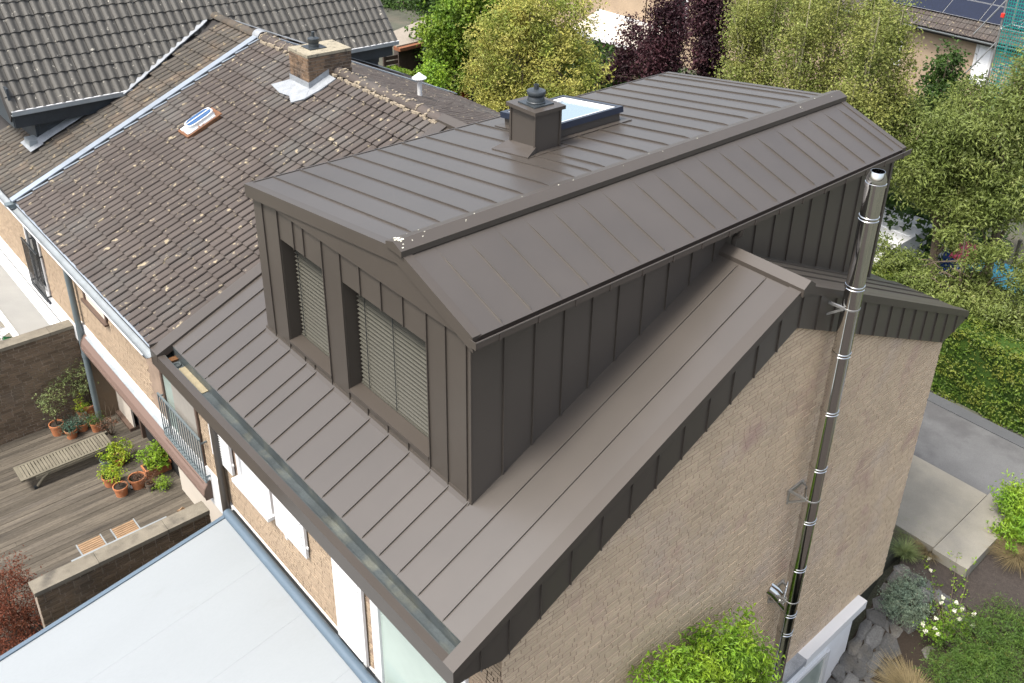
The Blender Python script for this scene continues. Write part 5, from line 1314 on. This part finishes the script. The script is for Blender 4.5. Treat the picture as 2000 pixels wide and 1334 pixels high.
# ================================================================== BACKGROUND
def ell(px, py, y, wpx, hpx, k=1.0):
    c = at(px, py, 1, y); s = float((ROTM@(c-CAM))[2])/F_PX
    return (c[0], c[1], c[2], wpx*s, wpx*s*k, hpx*s*1.08)
def base_of(e, dx=0, dy=0): return (float(e[0]+dx), float(e[1]+dy), GZ-.05)

# ---- far row of houses
HY = 37.3
def far_house(x0, x1, label, solar=False):
    t = thing('row_house', label, 'house', ((x0+x1)/2, HY+4, GZ), 'brick row houses across the gardens')
    ez = -1.25
    put('wall', MB().box(x0, x1, HY, HY+8.5, GZ-.1, ez-.05), BRICK_F, t)
    rf = put('roof', MB().prism([(x0-.1, HY-.45, ez-.02), (x0-.1, HY+4.2, ez+2.8), (x0-.1, HY+8.9, ez-.02), (x0-.1, HY+8.9, ez-.2), (x0-.1, HY-.45, ez-.2)], (x1-x0+.2, 0, 0)), UNDER, t)
    ang = math.atan2(2.82, 4.65); uu = V(0, math.cos(ang), math.sin(ang)); nn = V(0, -math.sin(ang), math.cos(ang))
    tile_field(rf, (x0-.1, HY-.47, ez), (1, 0, 0), uu, nn, (0, int((x1-x0+.2)/.30)), (0, 5 if solar else 13), .30, .36, TILE, tile_mesh(.30, .39, lift=.03, prof=[(0, .0), (.02, .03), (.07, .045), (.12, .03), (.15, .01), (.18, .03), (.22, .045), (.27, .03), (.295, .0)]), lambda c: True, keep=0, seed=44)
    put('gutter', half_gutter(x0-.1, x1+.1, HY-.52, ez-.02, r=.085), ZINC_G, t)
    if solar:
        pw_, ph = 1.72, 1.10
        for i in range(int((x1-x0)/pw_)):
            for j in range(3):
                o = V(x0+.1+i*pw_, HY-.45, ez)+uu*(.95+j*(ph+.03))+nn*.10
                sp_ = put('solar_panel', MB().prism([o, o+V(pw_-.03, 0, 0), o+V(pw_-.03, 0, 0)+uu*ph, o+uu*ph], nn*.035), SOLAR, t)
                for q in (0, ph-.012): put('panel_frame', MB().prism([o+uu*q+nn*.036, o+V(pw_-.03, 0, 0)+uu*q+nn*.036, o+V(pw_-.03, 0, 0)+uu*(q+.014)+nn*.036, o+uu*(q+.014)+nn*.036], nn*.004), STEEL_B, sp_)
                put('panel_frame', MB().prism([o+nn*.036, o+V(.016, 0, 0)+nn*.036, o+V(.016, 0, 0)+uu*ph+nn*.036, o+uu*ph+nn*.036], nn*.004), STEEL_B, sp_)
    return t
def far_window(t, p0, p1, glass, frame=WHITE, sh=False):
    x0, x1 = sorted((float(p0[0]), float(p1[0]))); z0, z1 = sorted((float(p0[2]), float(p1[2])))
    w = put('window', MB().box(x0, x1, HY-.02, HY-.005, z0, z1), glass, t)
    f = .12
    put('window_frame', MB().box(x0-f, x0, HY-.06, HY, z0-f, z1+f).box(x1, x1+f, HY-.06, HY, z0-f, z1+f).box(x0, x1, HY-.06, HY, z1, z1+f).box(x0, x1, HY-.06, HY, z0-f, z0), frame, w)
    if sh:
        n = int((z1-z0)/.09); sm2 = MB().box(x0+.01, x1-.01, HY-.036, HY-.022, .004, .082).mesh('shutter_slat'); sm2.materials.append(WHITE_R)
        for i in range(n): put('shutter_slat', sm2, WHITE_R, w, loc=(0, 0, z0+i*.09))
h1 = far_house(-20.6, -7.2, 'far brick row house with black solar panels on its tiled roof', True)
far_window(h1, at(1897, 160, 1, HY), at(1942, 80, 1, HY), WHITE_R, sh=True)
far_window(h1, at(1745, 120, 1, HY), at(1765, 60, 1, HY), GLASS_D)
h2 = far_house(-31.0, -20.75, 'far brick row house behind the birches with dark upper windows', False)
far_window(h2, at(1456, 60, 1, HY), at(1482, -30, 1, HY), GLASS_D)
far_window(h2, at(1315, 60, 1, HY), at(1345, -30, 1, HY), GLASS_D)
h3 = far_house(-42.0, -31.1, 'far brick row house with white ground floor awning behind the purple plum tree', False)
def far_awning(q0, q1, label):
    a_, b_ = at(*q0, 1, HY-.1), at(*q1, 1, HY-.1)
    t = thing('awning', label, 'awning', ((a_[0]+b_[0])/2, HY, a_[2]))
    x0, x1, z = float(a_[0]), float(b_[0]), float(a_[2])
    put('case', MB().box(x0, x1, HY-.25, HY, z-.1, z+.12), WHITE, t)
    put('fabric', MB().prism([(x0, HY-.25, z), (x1, HY-.25, z), (x1, HY-2.3, z-.75), (x0, HY-2.3, z-.75)], (0, 0, .02)), CREAM, t)
    put('front_bar', MB().box(x0-.05, x1+.05, HY-2.42, HY-2.3, z-.92, z-.72), WHITE, t)
    for xx in (x0+.1, x1-.1): put('support_post', MB().box(xx-.05, xx+.05, HY-2.4, HY-2.3, GZ, z-.9), WHITE, t)
far_awning((1168, 22), (1300, 62), 'cream fabric awning with white bars on the far brick row house')

# ---- scaffold with green net
sc0 = at(1952, 120, 1, 33.0); sx = float(sc0[0])
sf = thing('scaffold', 'aluminium scaffold tower wrapped in green safety netting before the solar house', 'scaffold', (sx+1.2, 33.0, GZ))
for xx in (sx, sx+2.4):
    for yy in (32.3, 33.3): put('standard', MB().tube([(xx, yy, GZ), (xx, yy, 1.8)], .035, 8), STEEL_B, sf)
for k in range(5):
    z = GZ+1.6*k+.6
    for yy in (32.3, 33.3): put('ledger', MB().tube([(sx, yy, z), (sx+2.4, yy, z)], .03, 8), STEEL_B, sf)
    for xx in (sx, sx+2.4): put('transom', MB().tube([(xx, 32.3, z), (xx, 33.3, z)], .03, 8), STEEL_B, sf)
    put('brace', MB().tube([(sx, 32.3, z), (sx+2.4, 32.3, z+1.5)], .025, 8), STEEL_B, sf)
    put('brace', MB().tube([(sx-.9, 32.2, z-.4), (sx, 32.3, z+1.1)], .025, 8), STEEL_B, sf)
nm = MB()
for i in range(26): nm.box(sx+.1+i*.09, sx+.125+i*.09, 32.22, 32.225, GZ+.5, 1.8)
for i in range(60): nm.box(sx+.1, sx+2.4, 32.218, 32.223, GZ+.5+i*.13, GZ+.53+i*.13)
o = put('safety_net', nm, NET, sf); o['kind'] = 'stuff'
put('warning_clip', MB().box(sx-.06, sx+.06, 32.2, 32.32, .9, 1.05), RED, sf)

# ---- trees
G1 = 'garden trees behind the house'
e1 = [ell(1010, 110, 21, 95, 95), ell(1100, 150, 21, 70, 75), ell(955, 175, 20.5, 55, 55), ell(1075, 45, 21.5, 85, 75), ell(1140, 205, 21, 50, 40), ell(1000, 200, 20, 60, 35), ell(1060, 215, 20.5, 60, 35)]
tree('robinia_tree', 'golden yellow green tree directly behind the metal clad chimney', 'tree', base_of(e1[0]), e1, 34000, .15, L_YEL, BARK, G1, per=34, sig=.24, tr=.16, aspect=.42, shell=.45)
e2 = [ell(885, 70, 22.5, 60, 75), ell(925, 25, 22.5, 65, 60), ell(880, 150, 22, 45, 45), ell(985, 30, 23.5, 50, 50), ell(860, 110, 22, 28, 40)]
tree('maple_tree', 'bright green maple tree left of the golden tree', 'tree', base_of(e2[0]), e2, 19000, .17, L_MAP, BARK, G1, per=32, sig=.24, tr=.15, aspect=.62)
e3 = [ell(800, 10, 33, 60, 40), ell(730, -10, 34, 50, 40), ell(850, -10, 33, 40, 50)]
tree('dark_tree', 'dark green tree beyond the wooden fence and reed roof', 'tree', base_of(e3[0]), e3, 11000, .22, L_DRK, BARK, G1, per=30, sig=.35, tr=.2, aspect=.6)
e4 = [ell(845, 150, 18, 26, 30), ell(832, 182, 18, 28, 20)]
tree('lime_sapling', 'small lime green sapling beside the white roof vent', 'tree', base_of(e4[0]), e4, 3600, .12, L_LIM, BARK, G1, per=24, sig=.13, tr=.05, aspect=.6, limbs=12)
e5 = [ell(1300, 60, 26, 40, 90), ell(1285, 120, 26, 50, 55), ell(1230, 95, 26, 32, 60), ell(1210, 150, 25.5, 40, 35), ell(1330, 40, 26.5, 28, 60)]
tree('plum_tree', 'broad dark purple leaved plum tree before the cream awning', 'tree', base_of(e5[0]), e5, 15000, .13, L_PUR, BARK, 'purple plum trees', per=26, sig=.22, tr=.12, aspect=.6, shell=.3)
e6 = [ell(1390, 60, 25, 38, 85), ell(1385, 140, 25, 28, 60)]
tree('plum_tree', 'slim dark purple leaved plum tree next to the birch thicket', 'tree', base_of(e6[0]), e6, 10500, .13, L_PUR, BARK, 'purple plum trees', per=26, sig=.20, tr=.1, aspect=.6, shell=.3)
BL = ('next to the slim plum tree', 'second from the slim plum tree', 'behind the far end of the dormer ridge', 'rising above the dormer roof corner', 'nearest the drooping leaved tree', 'before the brick wall of the solar house', 'low down behind the dormer gutter end', 'before the dark upper windows', 'mid thicket against the far roof', 'before the end of the solar panels')
for i, (px, py, w, h, yy) in enumerate(((1445, 110, 38, 120, 22), (1505, 90, 42, 140, 22.5), (1565, 130, 45, 150, 21.5), (1625, 110, 45, 150, 22.5), (1685, 170, 45, 140, 21.5), (1735, 130, 40, 120, 23), (1650, 240, 50, 80, 20.5), (1480, 40, 50, 60, 24), (1580, 30, 55, 60, 24.5), (1700, 60, 45, 70, 24.5))):
    ee = [ell(px, py, yy, w, h), ell(px+rnd.randint(-18, 18), py+h*.55, yy-.4, w*.95, h*.5), ell(px+rnd.randint(-18, 18), py-h*.5, yy+.2, w*.7, h*.5)]
    tree('birch_tree', 'slender birch with small yellow green leaves '+BL[i], 'tree', base_of(ee[0]), ee, 8200, .085, L_BIR, BARK_B, 'birch thicket', per=22, sig=.2, tr=.07, aspect=.65, limbs=34, shell=.2, trunk_top=ee[2][2]+ee[2][5])
e7 = [ell(1845, 150, 27, 28, 60), ell(1830, 205, 26, 35, 40)]
tree('dark_shrub_tree', 'dark blue green shrub in front of the far solar house', 'tree', base_of(e7[0]), e7, 4200, .14, L_DRK, BARK, G1, per=24, sig=.2, tr=.08, aspect=.6)
GR = 'leafy trees by the hedge'
e8 = [ell(1840, 320, 22.5, 70, 85), ell(1770, 250, 23, 45, 60), ell(1880, 410, 22, 45, 30), ell(1800, 340, 22, 50, 50)]
tree('ash_tree', 'large green tree with drooping narrow leaves right of the steel flue', 'tree', base_of(e8[0], .6), e8, 30000, .16, L_GRN, BARK, GR, per=75, sig=.24, tr=.16, aspect=.26, droop=.9, shell=.4)
e9 = [ell(1950, 270, 22.5, 90, 110), ell(1900, 220, 23.5, 60, 60), ell(1985, 390, 22, 60, 60), ell(1930, 380, 22, 60, 50), ell(2030, 220, 23, 90, 120)]
tree('ash_tree', 'large green tree with drooping narrow leaves below the green netting', 'tree', base_of(e9[0], .8), e9, 34000, .16, L_GRN, BARK, GR, per=75, sig=.25, tr=.16, aspect=.26, droop=.9, shell=.4)
e10 = [ell(1760, 525, 20.6, 60, 22), ell(1905, 500, 20.8, 22, 14), ell(1945, 490, 20.8, 25, 16), ell(1860, 470, 20.9, 30, 18), ell(1850, 580, 20.6, 75, 35), ell(1960, 600, 20.6, 75, 32), ell(1900, 545, 21, 35, 20), ell(1720, 480, 21, 22, 16), ell(1790, 560, 20.4, 50, 28), ell(2010, 540, 21, 45, 40)]
tree('ash_tree', 'low spreading green tree just behind the clipped hedge', 'tree', base_of(e10[1]), e10, 24000, .14, L_GRN, BARK, GR, per=50, sig=.17, tr=.1, aspect=.28, droop=.8, shell=.2)
e11 = [ell(1560, 330, 19, 200, 25), ell(1250, 215, 19.5, 60, 20)]
# understorey that closes the gaps under the crowns
def thicket(name, label, x0, x1, y0, y1, h, n, m, leaf):
    P = np.stack([RNG.uniform(x0, x1, n), RNG.uniform(y0, y1, n), GZ+h*RNG.random(n)**.7], 1)
    P[:, 2] *= 1; o = leaves(name, P, leaf, m, None, aspect=.6); o['kind'] = 'stuff'; o['label'] = label; o['category'] = 'undergrowth'
thicket('undergrowth', 'dense dark green undergrowth beneath the garden trees', -34, -5, 22.5, 29, 3.2, 26000, L_DRK, .26)

# ---- fence, reed shed, hedge block on the far left
f0 = at(752, 112, 2, -4.7); f1 = at(862, 92, 2, -4.7)
fd = nrm(f1-f0); fl_n = np.linalg.norm(f1-f0)
fe = thing('board_fence', 'dark stained horizontal board fence behind the slate dormer house', 'fence', tuple((f0+f1)/2*np.array([1, 1, 0])+np.array([0, 0, GZ])))
for j in range(7): put('board', MB().bar(V(f0[0], f0[1], GZ+.25+j*.25), V(f1[0], f1[1], GZ+.25+j*.25)+fd*6, .03, .2), FENCE, fe)
for k in range(6): put('post', MB().bar(f0*np.array([1, 1, 0])+fd*np.array([1, 1, 0])*k*2.4+V(0, -.05, GZ), f0*np.array([1, 1, 0])+fd*np.array([1, 1, 0])*k*2.4+V(0, -.05, -4.55), .12, .12), FENCE, fe)
r0 = at(775, 80, 2, -4.3)
sh = thing('reed_shed', 'garden shed with grey reed roof and rust red edge behind the board fence', 'shed', (float(r0[0]), float(r0[1]), GZ))
c_ = [at(x_, y_, 2, -4.3) for x_, y_ in ((764, 72), (775, 100), (858, 80), (830, 45))]
put('roof', MB().prism(c_, (0, 0, .25)), REED, sh)
put('walls', MB().prism([np.mean(c_, 0)+(p_-np.mean(c_, 0))*.9 for p_ in c_], (0, 0, -2.2)), FENCE, sh)
ORG = M('rust_red_edging', (0.19, 0.075, 0.035), rough=0.9, var=0.2, scale=6)
put('roof_edge', MB().bar(c_[1]+V(0, 0, .1), c_[2]+V(0, 0, .1), .5, .16), ORG, sh)
hb = at(762, 150, 2, -5.0)
hedge('hedge_block', 'small clipped bright green box hedge beside the slate corner', float(hb[0])-.9, float(hb[0])+.7, float(hb[1])-.5, float(hb[1])+.9, GZ, -4.75, 5000, .09, L_MAP, .05)
fr_ = at(893, 185, 2, -5.4)
shrub('flowering_shrub', 'small shrub with red and orange flowers beyond the tiled back roof', 'shrub', (float(fr_[0]), float(fr_[1]), GZ), [(fr_[0], fr_[1], -5.5, .55, .55, .5)], 900, .16, leafmat('red_flowers', (0.5, 0.05, 0.02), (0.10, 0.16, 0.02), None, scale=3), per=16)

# ---- white van and play equipment glimpsed through the trees
vb = at(1738, 455, 2, -4.5)
van = thing('white_van', 'white parked van glimpsed through the branches beyond the flue', 'van', (float(vb[0]), float(vb[1]), GZ))
def vbx(mb, n_, m): return put(n_, mb, m, van)
vx, vy = float(vb[0]), float(vb[1])
prof_v = [(-2.4, .45), (-2.4, 2.15), (-2.2, 2.35), (1.0, 2.35), (1.45, 2.25), (2.0, 1.45), (2.6, 1.2), (2.7, .45)]
vbx(MB().prism([(vx-.95, vy+a_, GZ+b_) for a_, b_ in prof_v], (1.9, 0, 0)), 'body', WHITE)
vbx(MB().prism([(vx-.85, vy+1.50, GZ+2.20), (vx+.85, vy+1.50, GZ+2.20), (vx+.85, vy+2.0, GZ+1.48), (vx-.85, vy+2.0, GZ+1.48)], (0, .02, .02)), 'windscreen', GLASS_D)
for sx_ in (-.96, .96):
    vbx(MB().box(vx+sx_-.012, vx+sx_+.012, vy+.7, vy+1.5, GZ+1.45, GZ+2.05), 'side_window', GLASS_D)
    for dy in (-1.6, 1.75):
        w_o = vbx(MB().tube([(vx+sx_*.8, vy+dy, GZ+.34), (vx+sx_*1.0, vy+dy, GZ+.34)], .34, 18), 'wheel', BLACK)
for a_ in (-1.2, -.4, .4): vbx(MB().box(vx-.85, vx+.85, vy+a_, vy+a_+.05, GZ+2.35, GZ+2.375), 'roof_rib', WHITE_R)
tb_ = at(1915, 515, 2, -5.2)
tx, ty = float(tb_[0]), float(tb_[1])
pt = thing('play_tower', 'pink, turquoise and blue play tower half hidden by leaves', 'play equipment', (tx, ty, GZ))
pk = at(1888, 492, 2, -4.3); put('pink_roof', MB().prism([(pk[0]-.35, pk[1]-.35, -4.5), (pk[0]+.4, pk[1]-.35, -4.5), (pk[0]+.4, pk[1]+.4, -4.2), (pk[0]-.35, pk[1]+.4, -4.2)], (0, 0, .06)), PINK, pt)
tq = at(1925, 525, 2, -5.0); put('turquoise_panel', MB().prism([(tq[0]-.5, tq[1]-.5, -5.2), (tq[0]+1.7, tq[1]-.4, -5.2), (tq[0]+1.7, tq[1]+.6, -4.9), (tq[0]-.5, tq[1]+.5, -4.9)], (0, 0, .06)), TURQ, pt)
bl = at(1893, 533, 2, -5.2); put('blue_slide', MB().prism([(bl[0]-.5, bl[1]-.7, -5.9), (bl[0]+.15, bl[1]-.7, -5.9), (bl[0]+.15, bl[1]+.4, -5.0), (bl[0]-.5, bl[1]+.4, -5.0)], (0, 0, .08)), BLUE, pt)
b2 = at(1855, 505, 2, -4.8); put('blue_board', MB().prism([(b2[0]-.3, b2[1]-.4, -5.6), (b2[0]+.15, b2[1]-.4, -5.6), (b2[0]+.15, b2[1]+.5, -4.5), (b2[0]-.3, b2[1]+.5, -4.5)], (0, 0, .06)), BLUE, pt)
for dx_ in (-.7, .8):
    for dy_ in (-.4, .6): put('post', MB().box(tx+dx_-.05, tx+dx_+.05, ty+dy_-.05, ty+dy_+.05, GZ, -4.2), TEAK, pt)
for k in range(2): put('white_rail', MB().bar((b2[0]-.45+k*.75, b2[1]-.9, -5.6), (b2[0]-.45+k*.75, b2[1]+.5, -4.55), .08, .05), WHITE, pt)
